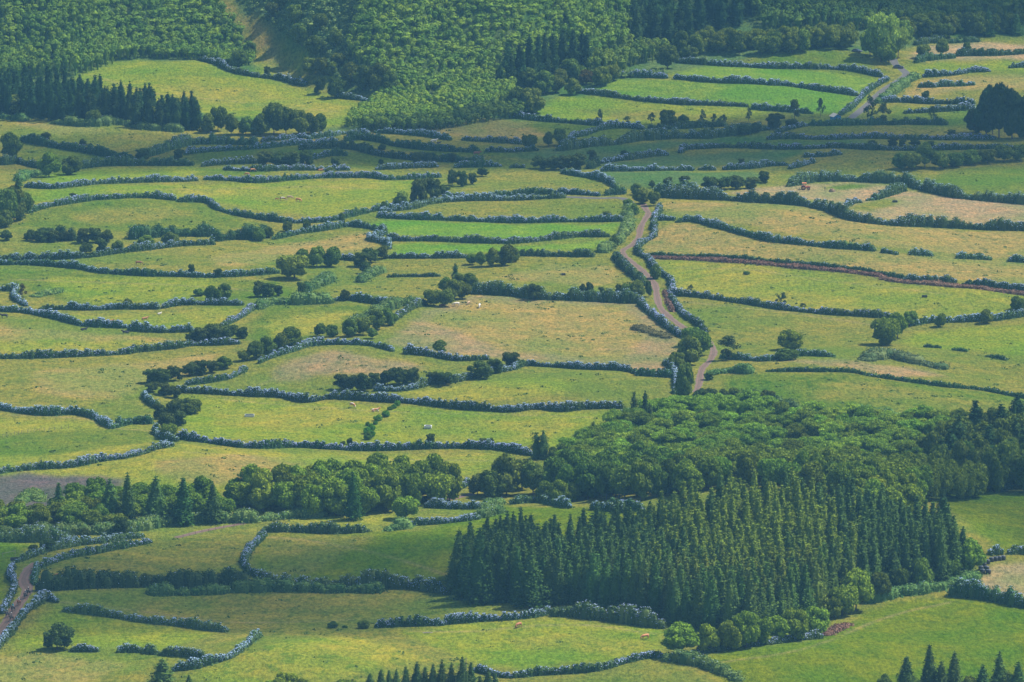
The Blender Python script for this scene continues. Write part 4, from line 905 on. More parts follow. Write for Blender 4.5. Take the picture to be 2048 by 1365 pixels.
# ------------------------------------------------------------------ single trees and clumps: (kind, adjective, where, [(x, foot y, height, width) in photograph pixels], tint)
GR = (1, 1, 1); YG = (1.35, 1.38, .8); DK = (.92, .96, .85); BG = (1.0, 1.05, .95); PL = (1.5, 1.45, 1.5); RB = (1.35, .8, .7)
TD = [
 ("round","dark round","at the left edge below the upper conifer wood",[(22,322,56,46)],DK),
 ("heath","small dark","standing alone on the upper left hedge",[(90,286,23,22)],DK),
 ("heath","small dark","side by side right of the lone one",[(166,297,23,18),(180,299,14,11)],DK),
 ("round","yellow green round","with a dark neighbour, above the small bright field",[(98,354,50,46)],YG),
 ("round","dark round","hugging the yellow green tree above the small bright field",[(142,350,40,44)],DK),
 ("heath","dark","along the bank below the upper conifer wood",[(285,319,24,30),(358,322,26,24)],DK),
 ("round","green","in the clump right of the upper left conifers",[(415,266,40,30),(436,262,56,34),(462,271,42,36),(492,270,38,32),(512,270,36,28)],BG),
 ("round","round green","at the front of the upper left conifer wood",[(30,230,42,44),(187,251,36,30),(303,256,44,34)],GR),
 ("round","round green","at the corner below the upper left forest",[(478,139,40,38),(500,116,34,26)],GR),
 ("round","dark green","in the big clump between meadow and spur",[(524,272,46,34),(548,270,74,44),(572,270,56,40),(597,272,54,40),(622,268,46,38),(640,262,36,26)],DK),
 ("round","dark green","on the scrub slope beside the pasture strip",[(545,36,36,28),(604,92,50,44),(630,112,42,40),(672,92,34,28),(560,20,32,28),(590,48,40,40),(640,58,36,30)],GR),
 ("round","dark","in the row at the foot of the pasture strip",[(620,150,36,34),(646,150,38,38),(676,134,32,30),(664,152,30,26)],DK),
 ("heath","dark","on the upper meadow's right hedge",[(640,188,42,28),(672,196,46,38)],DK),
 ("heath","tiny dark","below the pasture strip",[(534,151,20,13)],DK),
 ("round","dark","in the wood behind the pale grassy pocket",[(700,172,46,38),(728,180,50,44),(757,184,62,44),(778,186,46,34)],BG),
 ("heath","dark","in the clump on the shaded strips at left centre",[(530,333,34,36),(556,336,38,40),(584,336,38,38),(612,330,32,34)],DK),
 ("heath","small dark","by the shaded strips at left centre",[(671,335,24,21),(763,302,14,18),(762,330,15,12)],DK),
 ("heath","dark","along the centre of the shaded strips",[(835,330,28,22),(860,328,22,12),(888,322,16,20),(908,324,20,22)],DK),
 ("round","dark round","in the shaded strips below the central rise",[(1057,299,34,32)],DK),
 ("round","dark leaning","below the central rise, right of the round tree",[(1097,294,30,24),(1120,292,36,30)],DK),
 ("heath","small dark","dotted over the centre right shaded strips",[(1184,322,24,18),(1247,312,13,14),(1260,281,17,18),(1423,268,16,10),(1483,331,15,17),(1518,293,10,12)],DK),
 ("thin","spindly","on the hedge of the sunny central rise",[(1199,246,28,15),(1254,248,16,15),(1303,248,24,16),(1404,249,30,16),(1428,247,20,13),(1446,250,22,18),(1497,244,30,13)],DK),
 ("round","big round","standing under the sunny central rise",[(1337,255,38,38),(1366,255,26,26)],DK),
 ("heath","dark","in the thick row at the centre of the shaded strips",[(1080,338,30,34),(1104,340,32,34),(1130,340,32,36),(1158,340,36,36)],BG),
 ("heath","dark","beside the gap left of the blue hut",[(1490,270,24,30),(1512,266,22,24),(1550,258,34,34),(1582,256,20,26)],DK),
 ("thin","tall spindly","left of the blue hut",[(1589,240,42,26),(1641,234,40,17)],DK),
 ("thin","airy","beside the lower end of the asphalt road",[(1740,244,52,26),(1767,249,44,26)],DK),
 ("heath","small dark","alone on the hedge left of the dark right clump",[(1850,202,24,19)],DK),
 ("thin","thin","in the grey green field left of the dark right clump",[(1866,243,32,15)],DK),
 ("round","small round","on the hedge of the far cut field",[(1848,118,34,28),(1884,112,34,26),(1934,104,20,18)],GR),
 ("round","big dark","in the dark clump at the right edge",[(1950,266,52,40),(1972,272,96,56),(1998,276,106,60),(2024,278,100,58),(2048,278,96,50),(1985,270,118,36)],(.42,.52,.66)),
 ("heath","small dark","in the hedges under the dark right clump",[(1903,270,12,18),(1746,294,16,20),(1786,293,20,20),(1805,293,16,16),(1830,293,18,24),(1860,296,16,20)],DK),
 ("round","dark green","in the belt above the right hand green field",[(1800,338,32,34),(1826,340,40,42),(1850,336,50,44),(1880,338,34,40),(1910,334,32,40),(1942,330,32,40),(1975,327,32,40),(2008,324,34,40),(2040,322,34,40)],BG),
 ("round","spreading bushy","at the left edge of the cow pasture",[(12,446,76,52),(28,442,72,44),(48,432,56,34),(62,414,16,18)],BG),
 ("bush","round low","below the left edge conifer",[(6,455,36,38)],GR),
 ("heath","tiny dark","on top of the rounded pasture's hedge",[(146,399,15,14)],DK),
 ("heath","dark heath","in the left tall row under the rounded pasture",[(12,481,24,28),(60,482,24,26),(84,484,26,28),(108,484,26,26),(128,482,24,22),(143,482,20,14)],DK),
 ("heath","dark heath","in the clump right of that row, trunks showing",[(166,486,32,28),(190,485,32,32),(214,484,28,28)],DK),
 ("heath","dark","below the heath clump",[(171,508,24,30),(203,506,30,24)],DK),
 ("bush","bright green round","in front of the tall heath hedge",[(292,492,22,34)],YG),
 ("bush","green round","in front of the tall heath hedge, further right",[(342,491,28,36),(236,500,18,24)],GR),
 ("heath","small dark","on the hedge of the green left pasture",[(383,552,26,15),(436,555,22,18)],DK),
 ("thin","thin","growing out of the hooked hedge",[(45,595,28,18)],RB),
 ("round","green","around the gateway hedge above the lying cows",[(397,592,15,24),(427,606,38,38),(450,600,34,30)],BG),
 ("bush","small dark","on the left gateway hedge",[(255,612,14,20)],DK),
 ("heath","dark heath","in the mound right of the gateway hedges",[(384,683,22,32),(406,684,32,38),(430,682,38,42),(456,680,36,40),(482,677,26,30)],DK),
 ("round","big bright round","at the middle left, alone",[(589,558,56,66)],(1.25,1.15,.95)),
 ("round","dark round","behind the big bright round tree",[(604,530,32,32),(634,534,42,38),(662,534,44,38)],BG),
 ("heath","windswept dark","at the vivid fields' lower left corner",[(722,534,32,34),(742,526,36,36),(763,518,30,28),(732,548,26,24)],DK),
 ("heath","big dark","on the hedge above the vivid fields",[(838,404,50,38),(862,400,50,42),(884,396,32,30)],DK),
 ("round","pale bushy","left of the big dark heath trees",[(803,413,32,32)],(1.1,1.25,1.2)),
 ("heath","dark","on the slanting hedge up to the centre",[(905,371,34,24),(925,373,34,24),(945,369,26,20),(965,353,22,24)],DK),
 ("bush","small dark","along the hedge left of the vivid fields",[(660,346,12,20),(575,463,20,19),(613,458,18,16),(684,448,22,12),(767,421,18,15)],DK),
 ("bush","dark green","at the right end of the tall heath hedge",[(518,482,26,26),(535,476,22,22)],DK),
 ("heath","dark","left of the scrub bank at middle left",[(520,594,34,32),(537,594,30,26),(556,592,24,22),(602,587,28,17)],DK),
 ("bush","dark","on the hedge over the small olive paddock",[(630,606,24,24),(652,606,20,24)],BG),
 ("heath","dark","alone on the hedge above the olive paddock",[(689,602,24,23)],DK),
 ("round","dark","in the clump at the vivid fields' bottom edge",[(962,534,30,28),(985,533,38,30),(1010,531,46,38),(1027,524,30,24),(944,530,26,24)],BG),
 ("column","slim dark","rising from the clump at the big dry field's corner",[(911,572,48,22)],GR),
 ("round","green","in the clump at the dry field's upper left corner",[(868,612,38,40),(892,614,34,34),(905,600,44,40),(925,598,38,36),(940,580,34,30),(893,585,32,30),(918,580,34,30)],DK),
 ("round","dark","down the bank left of the big dry field",[(640,672,26,26),(664,674,26,28),(700,674,38,34),(726,670,42,38),(752,660,44,38),(778,651,38,34),(744,678,22,24)],BG),
 ("round","dark heath","along the hedge left of the reddish paddock",[(510,718,36,34),(534,712,40,36),(558,704,42,38),(582,698,46,42),(486,722,24,26),(447,738,26,34)],DK),
 ("heath","dark green","along the top of the bushy bank",[(305,767,32,34),(326,770,36,36),(350,762,36,32),(378,752,30,34),(402,750,32,32),(424,746,28,26)],GR),
 ("heath","green","down the bushy bank beside the trough pasture",[(305,785,26,28),(330,790,26,30),(348,796,28,30),(322,838,36,34),(348,834,42,40),(334,858,36,36),(360,852,32,26)],GR),
 ("bush","dark low domed","sticking out of the bank into the trough pasture",[(380,827,30,46)],DK),
 ("round","light green","at the foot of the bushy bank",[(337,878,36,34)],YG),
 ("heath","dark domed","in the row above the long trough pasture hedge",[(684,779,34,34),(706,783,40,36),(729,782,40,36),(749,775,32,28),(775,772,36,34),(799,770,42,40),(823,767,36,34)],DK),
 ("heath","dark","over the blue hedge right of the dark domed row",[(868,769,28,28),(890,771,30,34),(942,746,18,20),(968,758,40,46),(990,747,32,30),(1022,733,32,42)],DK),
 ("round","small bright round","alone on the near edge of the big dry field",[(880,709,29,30)],GR),
 ("heath","small","on the trough pasture's bottom hedge",[(861,889,24,20),(685,891,10,14),(699,889,15,14),(966,890,16,18),(982,890,16,16)],DK),
 ("column","bushy twin topped","at the trough pasture's bottom right corner",[(1073,918,56,26),(1087,918,60,26)],GR),
 ("bush","dark","between the twin topped conifer and the thicket",[(1107,920,26,26),(1127,918,30,28)],DK),
 ("column","ragged dark","at the left tip of the thicket",[(1155,884,26,24),(1187,886,46,22)],GR),
 ("column","tall ragged","where the downhill hedge meets the thicket",[(1268,856,76,22),(1290,852,74,22),(1262,860,40,20),(1300,856,50,20)],(.8,.8,.85)),
 ("round","tall bare trunked","beside the downhill blue hedge",[(1369,804,80,40)],BG),
 ("round","green","in the big clump hiding the dirt road",[(1354,736,34,36),(1380,731,60,52),(1404,712,50,46),(1384,692,44,40)],BG),
 ("thin","airy","right of the dirt road beneath the pasture",[(1457,720,50,44)],GR),
 ("heath","dark","in the row right of the dirt road's end",[(1396,806,32,34),(1420,808,34,34),(1448,806,34,24),(1418,760,17,22)],DK),
 ("round","dark round","right of the dirt road's end, above the thicket",[(1468,800,26,28),(1536,812,34,36)],DK),
 ("round","tall domed","standing on the hedge right of the road",[(1580,700,42,54)],YG),
 ("bush","dark","at the base of the tall domed tree",[(1574,720,22,46)],DK),
 ("round","big leaning bright","at the corner of the right edge field",[(1768,690,62,58),(1795,676,50,40)],YG),
 ("round","green","on the hedge along the right edge field",[(1820,651,30,34),(1880,654,30,24),(1973,647,30,28)],DK),
 ("thin","small airy","on the hedge under the long bright pasture",[(1556,613,24,15),(1567,612,28,14),(1606,618,13,14),(1381,586,18,12)],GR),
 ("heath","small","on the hedge below the tractor",[(1649,411,13,15),(1662,417,13,13)],GR),
 ("bush","green","at the right edge of the long bright pasture",[(2036,620,28,30)],GR),
 ("heath","dark","on the big dry field's top hedge, left of the road",[(1067,600,36,32),(1165,592,28,18),(1180,592,30,18),(1203,590,18,13),(1237,590,24,15)],DK),
 ("round","green","where the big dry field's top hedge meets the road",[(1256,599,38,30),(1274,600,40,30),(1297,594,34,15)],GR),
 ("bush","dark","on the dirt road's right verge",[(1311,558,30,22)],DK),
 ("bush","dark","along the dirt road's left verge",[(1260,548,16,20),(1278,562,12,13),(1228,494,24,20),(1214,435,13,19),(1258,452,14,10),(1258,466,14,11)],DK),
 ("bush","pale","at the top of the dirt road's left verge",[(1256,414,16,20),(1266,430,22,26),(1256,434,16,18)],(1.3,1.4,1.1)),
 ("round","green","crowding the road junction",[(1272,390,24,22),(1282,408,34,34),(1308,412,34,26)],GR),
 ("heath","dark","on the shaded field's edge right of the junction",[(1304,376,18,14),(1335,370,18,22),(1368,370,20,22),(1528,366,26,25),(1420,381,30,34),(1448,380,32,34),(1476,379,30,34),(1503,378,26,30)],DK),
 ("bush","lone dark low","in the bright pasture right of the road",[(1493,549,7,14)],DK),
 ("round","small round","on the rubble strip below the right edge hedge",[(1770,692,16,26)],DK),
 ("round","domed","in the grove at the trough pasture hedge's right end",[(985,996,60,54),(1012,992,86,66),(1044,978,70,56),(1066,990,66,50),(955,990,44,40)],GR),
 ("round","round","in front of the long dark belt",[(1090,1004,44,34),(1116,1008,52,40),(1144,1004,40,34)],YG),
 ("round","spreading round","alone below the lower left wood",[(812,1038,52,54)],YG),
 ("heath","small dark","right of the spreading round tree",[(850,1005,16,14)],DK),
 ("round","bright round","at the front, beside the lower cows' field",[(1358,1310,64,76),(1412,1305,58,50)],YG),
 ("round","green","in the row left of the bright lower right field",[(1462,1300,64,56),(1492,1296,76,56),(1522,1290,66,52),(1556,1284,52,50),(1590,1281,66,56),(1630,1272,62,62)],YG),
 ("round","light green","at the plantation's front right corner",[(1668,1238,44,34),(1684,1232,70,58),(1712,1222,84,66)],YG),
 ("round","dark domed","right of the light green corner trees",[(1760,1202,60,46)],GR),
 ("round","bushy","along the plantation's right foot",[(1800,1182,52,42),(1846,1180,66,44),(1905,1160,48,40)],BG),
 ("round","big yellow green","at the plantation's right end",[(1940,1150,72,58)],YG),
 ("heath","lone spreading dark","in the lower left field",[(115,1300,56,66)],GR),
 ("conifer","dark squat","at the bottom left edge of the photo",[(325,1376,62,56)],BG),
 ("conifer","very small","right of the squat bottom conifer",[(378,1372,24,17)],BG),
 ("conifer","tall dark","at the far right of the bottom edge",[(1965,1400,74,42),(1998,1398,100,44),(2036,1404,84,46)],GR),
 ("conifer","dark","along the bottom edge below the bright field",[(1812,1392,84,50),(1858,1392,108,42),(1882,1396,76,40),(1908,1394,96,42)],GR),
 ("bush","dark green","between the bottom edge conifers",[(1768,1380,32,30),(1832,1400,44,44),(1936,1402,48,44),(2020,1398,56,44)],GR),
 ("conifer","small dark","in the row at the bottom middle",[(740,1386,42,26),(762,1388,52,28),(778,1386,48,22),(793,1386,50,22),(812,1390,62,26),(834,1390,70,30),(850,1390,60,26)],GR),
 ("conifer","dark","in the right half of the bottom middle row",[(866,1390,66,28),(884,1390,74,28),(903,1390,68,28),(925,1392,82,34),(942,1390,70,28),(960,1392,42,24),(976,1394,60,28),(990,1392,52,24)],GR),
 ("round","yellow green","cut by the bottom edge, left of the small conifers",[(545,1396,38,44),(575,1394,52,56),(605,1396,40,40),(692,1398,44,50)],YG),
 ("heath","dark","in the upper riders' track hedge",[(66,1106,18,22),(93,1104,28,32),(170,1084,30,24),(140,1092,22,24),(241,1072,42,34),(305,1050,18,26)],DK),
 ("heath","domed dark","in the wide field hedge",[(298,1172,28,42)],GR),
 ("conifer","small dark","standing in front of the thicket edge",[(1450,818,30,18),(1841,845,36,26),(1806,850,28,20)],BG),
 ("conifer","dark","along the belt behind the far round trees",[(1976,72,58,26),(1992,62,54,20),(2010,66,44,28),(2032,70,44,30)],BG),
 ("round","small round","in the scrub below the upper dark conifers",[(1054,180,46,50),(1088,188,48,48),(1112,186,38,36),(1036,222,48,42),(1066,226,54,50),(1120,168,30,30),(1146,160,46,50),(1145,190,34,32)],GR),
 ("heath","reddish brown","among the round trees of the upper centre",[(1172,170,32,36)],RB),
 ("round","bright round","at the left tip of the bright right meadows",[(1204,172,40,38),(1226,162,38,30),(1244,142,18,16)],YG),
 ("round","big round","at the top left corner of the bright right meadows",[(1335,138,50,46),(1368,116,24,22),(1386,116,22,24)],GR),
 ("feathery","tall pale feathery","over the top of the asphalt road",[(1768,122,104,60),(1796,116,70,40)],(1.5,1.45,1.5)),
 ("round","dark rounded","left of the asphalt road's top",[(1740,112,60,40),(1762,124,52,46),(1778,126,42,36)],YG),
]
for kind, adj, where, items, tint in TD:
    n = len(items)
    P3 = ground([q[0] for q in items], [q[1] for q in items]); S3 = scale_at(P3)
    order = sorted(range(n), key=lambda i: items[i][0])
    noun = {"bush": "bush", "conifer": "conifer", "column": "conifer"}.get(kind, "tree")
    pl = {"bush": "bushes", "conifer": "conifers", "tree": "trees"}[noun]
    grp = None if n == 1 else f"{adj} {pl} {where}"
    for rank, i in enumerate(order):
        lab = f"{which(rank, n, adj + chr(32) + noun)} {where}"
        hm = items[i][2] / S3[i]; wm = items[i][3] / S3[i] * 1.06
        v = random.uniform(.9, 1.1)
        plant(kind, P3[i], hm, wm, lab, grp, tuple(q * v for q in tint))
# little round bushes marching up the trough pasture
LB = [(736,880,17,17),(743,874,14,15),(734,868,15,15),(743,862,15,15),(735,852,9,9),(751,849,8,10),(756,842,13,18),(772,834,13,16),(780,820,8,12),(788,817,9,12),(795,812,11,12)]
P3 = ground([q[0] for q in LB], [q[1] for q in LB]); S3 = scale_at(P3)
LBL = ["nearest", "second nearest", "third nearest", "fourth nearest", "fifth nearest", "sixth nearest", "seventh nearest", "fourth farthest", "third farthest", "second farthest", "farthest"]
for q, p, s, l in zip(LB, P3, S3, LBL):
    plant("bush", p, q[2] / s, q[3] / s * 1.05, f"{l} little round bush in the row crossing the trough pasture", "little round bushes crossing the trough pasture", (.95, 1.5, .9))

# ------------------------------------------------------------------ groves and woods: each tree a thing of its own
def poly_points(poly, spacing, rng, jit=.35):
    """feet strewn over the land inside an outline given in photograph pixels, never closer than the spacing allows"""
    g = ground([p[0] for p in poly], [p[1] for p in poly])[:, :2]
    x0, y0 = g.min(0); x1, y1 = g.max(0)
    n = int((x1 - x0) * (y1 - y0) / spacing ** 2 * 5)
    C = np.stack([rng.uniform(x0, x1, n), rng.uniform(y0, y1, n)], 1)
    C = C[inside(g, C[:, 0], C[:, 1])]
    r = spacing * .80; cell = {}; keep = []
    for x, y in C.tolist():
        i, j = int(x // r), int(y // r); ok = True
        for di in (-1, 0, 1):
            for dj in (-1, 0, 1):
                for (a, b) in cell.get((i + di, j + dj), ()):
                    if (a - x) ** 2 + (b - y) ** 2 < r * r: ok = False; break
                if not ok: break
            if not ok: break
        if ok: cell.setdefault((i, j), []).append((x, y)); keep.append((x, y))
    K_ = np.array(keep)
    return np.stack([K_[:, 0], K_[:, 1], hgt(K_[:, 0], K_[:, 1])], 1)
def ordinal(n):
    ones = ["", "first", "second", "third", "fourth", "fifth", "sixth", "seventh", "eighth", "ninth", "tenth", "eleventh", "twelfth", "thirteenth", "fourteenth", "fifteenth", "sixteenth", "seventeenth", "eighteenth", "nineteenth"]
    tens = {2: ("twentieth", "twenty"), 3: ("thirtieth", "thirty"), 4: ("fortieth", "forty"), 5: ("fiftieth", "fifty")}
    if n < 20: return ones[n]
    return tens[n // 10][0] if n % 10 == 0 else tens[n // 10][1] + "-" + ones[n % 10]
def wood(kind, poly, spacing, hm, wm, lab, group, tint=GR, seed=1, cap=300, var=.15, stuff_name=None, stuff_label=None, tints=None, spread=.18, split=None, splittint=None, splitlabel=None):
    rng = np.random.default_rng(seed)
    P = poly_points(poly, spacing, rng)
    P = P[np.argsort(P[:, 1])]
    ranks = None
    if min(cap, len(P)) <= 60:      # few enough to tell apart: counted off along the wood
        Q = sorted([tuple(p[:2]) for p in P[:cap]], key=lambda q: to_px(q[0], q[1], 0)[0]); nq = len(Q)
        ranks = {q: ("leftmost" if i == 0 else "rightmost" if i == nq - 1 else ordinal(i + 1) + "-from-left") for i, q in enumerate(Q)}
    for p in P[:cap]:
        v = rng.uniform(1 - spread, 1 + spread); k = rng.uniform(1 - var, 1 + var)
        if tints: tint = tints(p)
        l2 = lab
        if id(p) and ranks is not None and ranks.get((p[0], p[1])) is not None: l2 = ranks[(p[0], p[1])] + " " + lab
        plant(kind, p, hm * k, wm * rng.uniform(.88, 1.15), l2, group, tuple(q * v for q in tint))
    print('wood', group, len(P), cap)
    if len(P) > cap:
        stuff_name = stuff_name or 'wood_trees'; stuff_label = stuff_label or 'rear trees among the ' + group
        R = P[cap:]
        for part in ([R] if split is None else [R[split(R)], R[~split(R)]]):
            src = []
            for cr, _ in TREES[kind]:
                co = np.empty(len(cr.vertices) * 3, np.float32); cr.vertices.foreach_get("co", co)
                fi = np.empty(len(cr.polygons) * 4, np.int32); cr.loops.foreach_get("vertex_index", fi)
                src.append((co.reshape(-1, 3), fi.reshape(-1, 4)))
            Vs, Fs, nv = [], [], 0
            for j, p in enumerate(part):
                co, fi = src[j % len(src)]
                a = rng.uniform(0, 6.28); ca, sa = math.cos(a), math.sin(a)
                M = np.array([[ca, -sa, 0], [sa, ca, 0], [0, 0, 1]]) * np.array([wm / REFW[kind] * rng.uniform(.85, 1.15)] * 2 + [hm / REFH[kind] * rng.uniform(1 - var, 1 + var)])[:, None]
                Vs.append(co @ M.T + p); Fs.append(fi + nv); nv += len(co)
            o = obj(stuff_name, quads(stuff_name, np.concatenate(Vs), np.concatenate(Fs), list(TREES[kind][0][0].materials)))
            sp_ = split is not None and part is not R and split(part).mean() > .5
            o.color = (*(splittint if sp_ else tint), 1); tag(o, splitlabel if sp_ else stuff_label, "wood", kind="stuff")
    return len(P)
PLANT = [(905,1190),(925,1150),(1000,1128),(1100,1130),(1200,1122),(1290,1110),(1345,1082),(1400,1060),(1480,1046),(1600,1050),(1720,1066),(1830,1085),(1900,1110),(1930,1150),(1880,1165),(1800,1172),(1740,1190),(1680,1212),(1640,1235),(1560,1256),(1480,1268),(1400,1262),(1340,1245),(1250,1226),(1150,1212),(1060,1208),(980,1208)]
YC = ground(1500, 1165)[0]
def plantation_tint(p):            # yellow-green patch mid-stand, its sunlit paleness put into the tint
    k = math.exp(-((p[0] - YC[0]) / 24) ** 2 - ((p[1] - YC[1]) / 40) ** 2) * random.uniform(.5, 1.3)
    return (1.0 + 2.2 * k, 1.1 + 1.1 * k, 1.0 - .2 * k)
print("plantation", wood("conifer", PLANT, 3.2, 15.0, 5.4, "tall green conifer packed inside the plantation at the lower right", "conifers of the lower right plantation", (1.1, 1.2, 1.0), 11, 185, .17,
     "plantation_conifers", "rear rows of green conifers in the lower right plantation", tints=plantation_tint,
     split=lambda R: np.exp(-((R[:, 0] - YC[0]) / 30) ** 2 - ((R[:, 1] - YC[1] - 12) / 45) ** 2) > .5 + .28 * np.sin(R[:, 0] * 12.9 + R[:, 1] * 78.2) * np.sin(R[:, 0] * 39.3), splittint=(2.3, 1.85, .85), splitlabel="yellow green conifers tinted sunlit in the middle of the lower right plantation"))  # rear middle trees carry the sunlit yellow-green in their own colour
# the plantation's named edge trees
for (x, y, h_, w_), lab in [((960,1206,158,64), "tallest ragged topped conifer at the plantation's left corner"), ((932,1196,120,50), "dark conifer at the plantation's left end beside the bleached trunk"),
                            ((908,1186,76,40), "short dark conifer at the plantation's very left tip"), ((1062,1214,118,62), "bushy dark conifer standing forward at the plantation's front left"),
                            ((1003,1204,140,44), "dark conifer right of the tallest ragged topped one"), ((1888,1118,128,52), "tall dark conifer at the plantation's upper right corner"),
                            ((1830,1168,92,56), "dark conifer over the bushes at the plantation's right foot"), ((1785,1180,88,50), "pointed conifer behind the dark domed tree, plantation's right foot"),
                            ((1880,1150,70,46), "squat conifer beside the big yellow green tree")]:
    p = ground(x, y)[0]; s = scale_at(p)
    plant("conifer", p, h_ / s, w_ / s, lab, None, (.85, .95, .9))
# left upper conifer wood
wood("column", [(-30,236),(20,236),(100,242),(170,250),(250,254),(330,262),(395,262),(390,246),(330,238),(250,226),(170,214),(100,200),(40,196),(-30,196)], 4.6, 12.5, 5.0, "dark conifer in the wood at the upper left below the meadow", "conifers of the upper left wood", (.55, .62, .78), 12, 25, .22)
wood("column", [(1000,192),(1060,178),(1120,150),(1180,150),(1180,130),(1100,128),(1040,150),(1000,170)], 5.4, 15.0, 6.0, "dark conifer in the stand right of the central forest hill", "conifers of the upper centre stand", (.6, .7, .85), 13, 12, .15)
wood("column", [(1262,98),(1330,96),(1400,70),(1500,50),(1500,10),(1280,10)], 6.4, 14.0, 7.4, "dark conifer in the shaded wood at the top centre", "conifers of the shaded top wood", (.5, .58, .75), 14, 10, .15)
wood("feathery", [(1120,925),(1180,888),(1240,862),(1300,838),(1350,816),(1480,822),(1600,842),(1740,850),(1850,852),(1960,875),(1960,945),(1700,968),(1400,968),(1200,940)], 5.2, 6.2, 7.4, "feathery light green tree in the thicket above the conifer plantation", "light green thicket trees", (1.3, 1.2, .8), 15, 300, .35, spread=.34)
wood("round", [(1850,965),(1870,930),(1900,905),(1960,895),(2060,880),(2080,985),(1980,985),(1900,975)], 6.4, 11.5, 8.6, "dark round tree in the wood at the right edge beyond the plantation", "round trees of the right edge wood", (1.0, 1.08, .9), 41, 14, .25)
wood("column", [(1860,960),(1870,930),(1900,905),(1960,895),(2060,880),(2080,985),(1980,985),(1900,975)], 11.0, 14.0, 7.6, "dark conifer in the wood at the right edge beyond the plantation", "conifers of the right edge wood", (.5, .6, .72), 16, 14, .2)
for (x, y, h_, w_), lab in [((1395,952,66,34), "dark conifer rising from the middle of the thicket"), ((1925,908,70,34), "dark pointed conifer over the thicket's right end"), ((2028,890,96,18), "thin topped pine sticking up at the right edge"), ((1700,935,40,40), "dark conifer in the right half of the thicket"),
                            ((1886,1022,44,22), "small conifer before the shaded right edge field"), ((1334,1042,44,22), "small dark conifer at the plantation's upper left edge"), ((1300,1026,26,18), "tiny conifer in the dry corner above the plantation"),
                            ((38,441,92,30), "tall dark conifer among bushes at the left edge of the cow pasture")]:
    p = ground(x, y)[0]; s = scale_at(p)
    plant("column" if "left edge" in lab else "conifer", p, h_ / s, w_ / s * (1.15 if "left edge" in lab else 1), lab, None, (.95, 1.05, .95) if "left edge" in lab else (.6, .7, .75))
wood("round", [(1110,1000),(1180,1000),(1290,1003),(1370,990),(1370,968),(1290,962),(1180,962),(1110,972)], 5.6, 11.0, 8.2, "domed dark tree in the long belt between thicket and plantation", "trees of the long dark belt", (.9, 1.05, .85), 17, 24, .12)
wood("round", [(1365,1000),(1450,975),(1600,985),(1720,1000),(1830,1005),(1960,995),(1960,975),(1850,968),(1700,970),(1500,955),(1380,960)], 5.8, 9.5, 8.2, "domed tree in the belt behind the conifer plantation", "trees of the belt behind the plantation", (1.15, 1.28, .8), 18, 22, .16)
wood("round", [(1680,1040),(1730,1020),(1820,1010),(1830,1035),(1760,1048),(1700,1060)], 6.5, 10.0, 8.5, "bright domed tree wedged behind the plantation's far edge", "bright domed trees behind the plantation", (1.45, 1.45, .8), 19, 11, .12)
wood("round", [(475,1022),(560,1028),(640,1036),(760,1030),(905,1008),(905,985),(800,975),(640,985),(500,1000)], 5.6, 10.0, 8.6, "yellow green domed tree in the lower left wood's big grove", "trees of the lower left grove", (1.4, 1.42, .8), 20, 40, .2)
wood("round", [(105,1045),(480,1030),(480,1000),(330,1004),(140,1000)], 5.6, 6.4, 7.4, "round tree between the conifers of the lower left wood", "round trees of the lower left wood", (1.3, 1.38, .8), 21, 22, .2)
wood("round", [(-30,1060),(120,1062),(240,1058),(300,1050),(200,1036),(60,1040),(-30,1030)], 5.8, 6.2, 7.6, "low round tree at the left edge of the lower left wood", "low round trees at the left edge", (1.2, 1.25, .85), 22, 12, .2)
for x, y, h_, w_, l in [(118,1034,72,36,"leftmost"),(220,1048,94,50,"second from left"),(256,1050,110,40,"tallest, narrow"),(312,1050,102,50,"middle broad"),(367,1050,100,50,"third from right"),(426,1046,84,42,"second from right"),(706,1040,100,36,"rightmost, slim")]:
    p = ground(x, y)[0]; s = scale_at(p)
    plant("conifer", p, h_ / s, w_ / s, f"{l} dark conifer rising above the lower left wood", "conifers above the lower left wood", (.85, 1.0, .9))
wood("round", [(1350,108),(1420,112),(1540,112),(1640,104),(1712,100),(1712,88),(1560,96),(1420,92),(1350,90)], 5.8, 9.0, 7.6, "round tree in the far belt above the bright right meadows", "round trees of the far belt", (1.1, 1.1, .85), 23, 10, .12)
wood("round", [(1800,88),(1870,84),(1960,74),(2060,60),(2060,48),(1900,60),(1800,72)], 5.8, 9.0, 8.0, "round tree in the far belt above the cut field", "round trees above the far cut field", (1.0, 1.0, .85), 24, 6, .12)

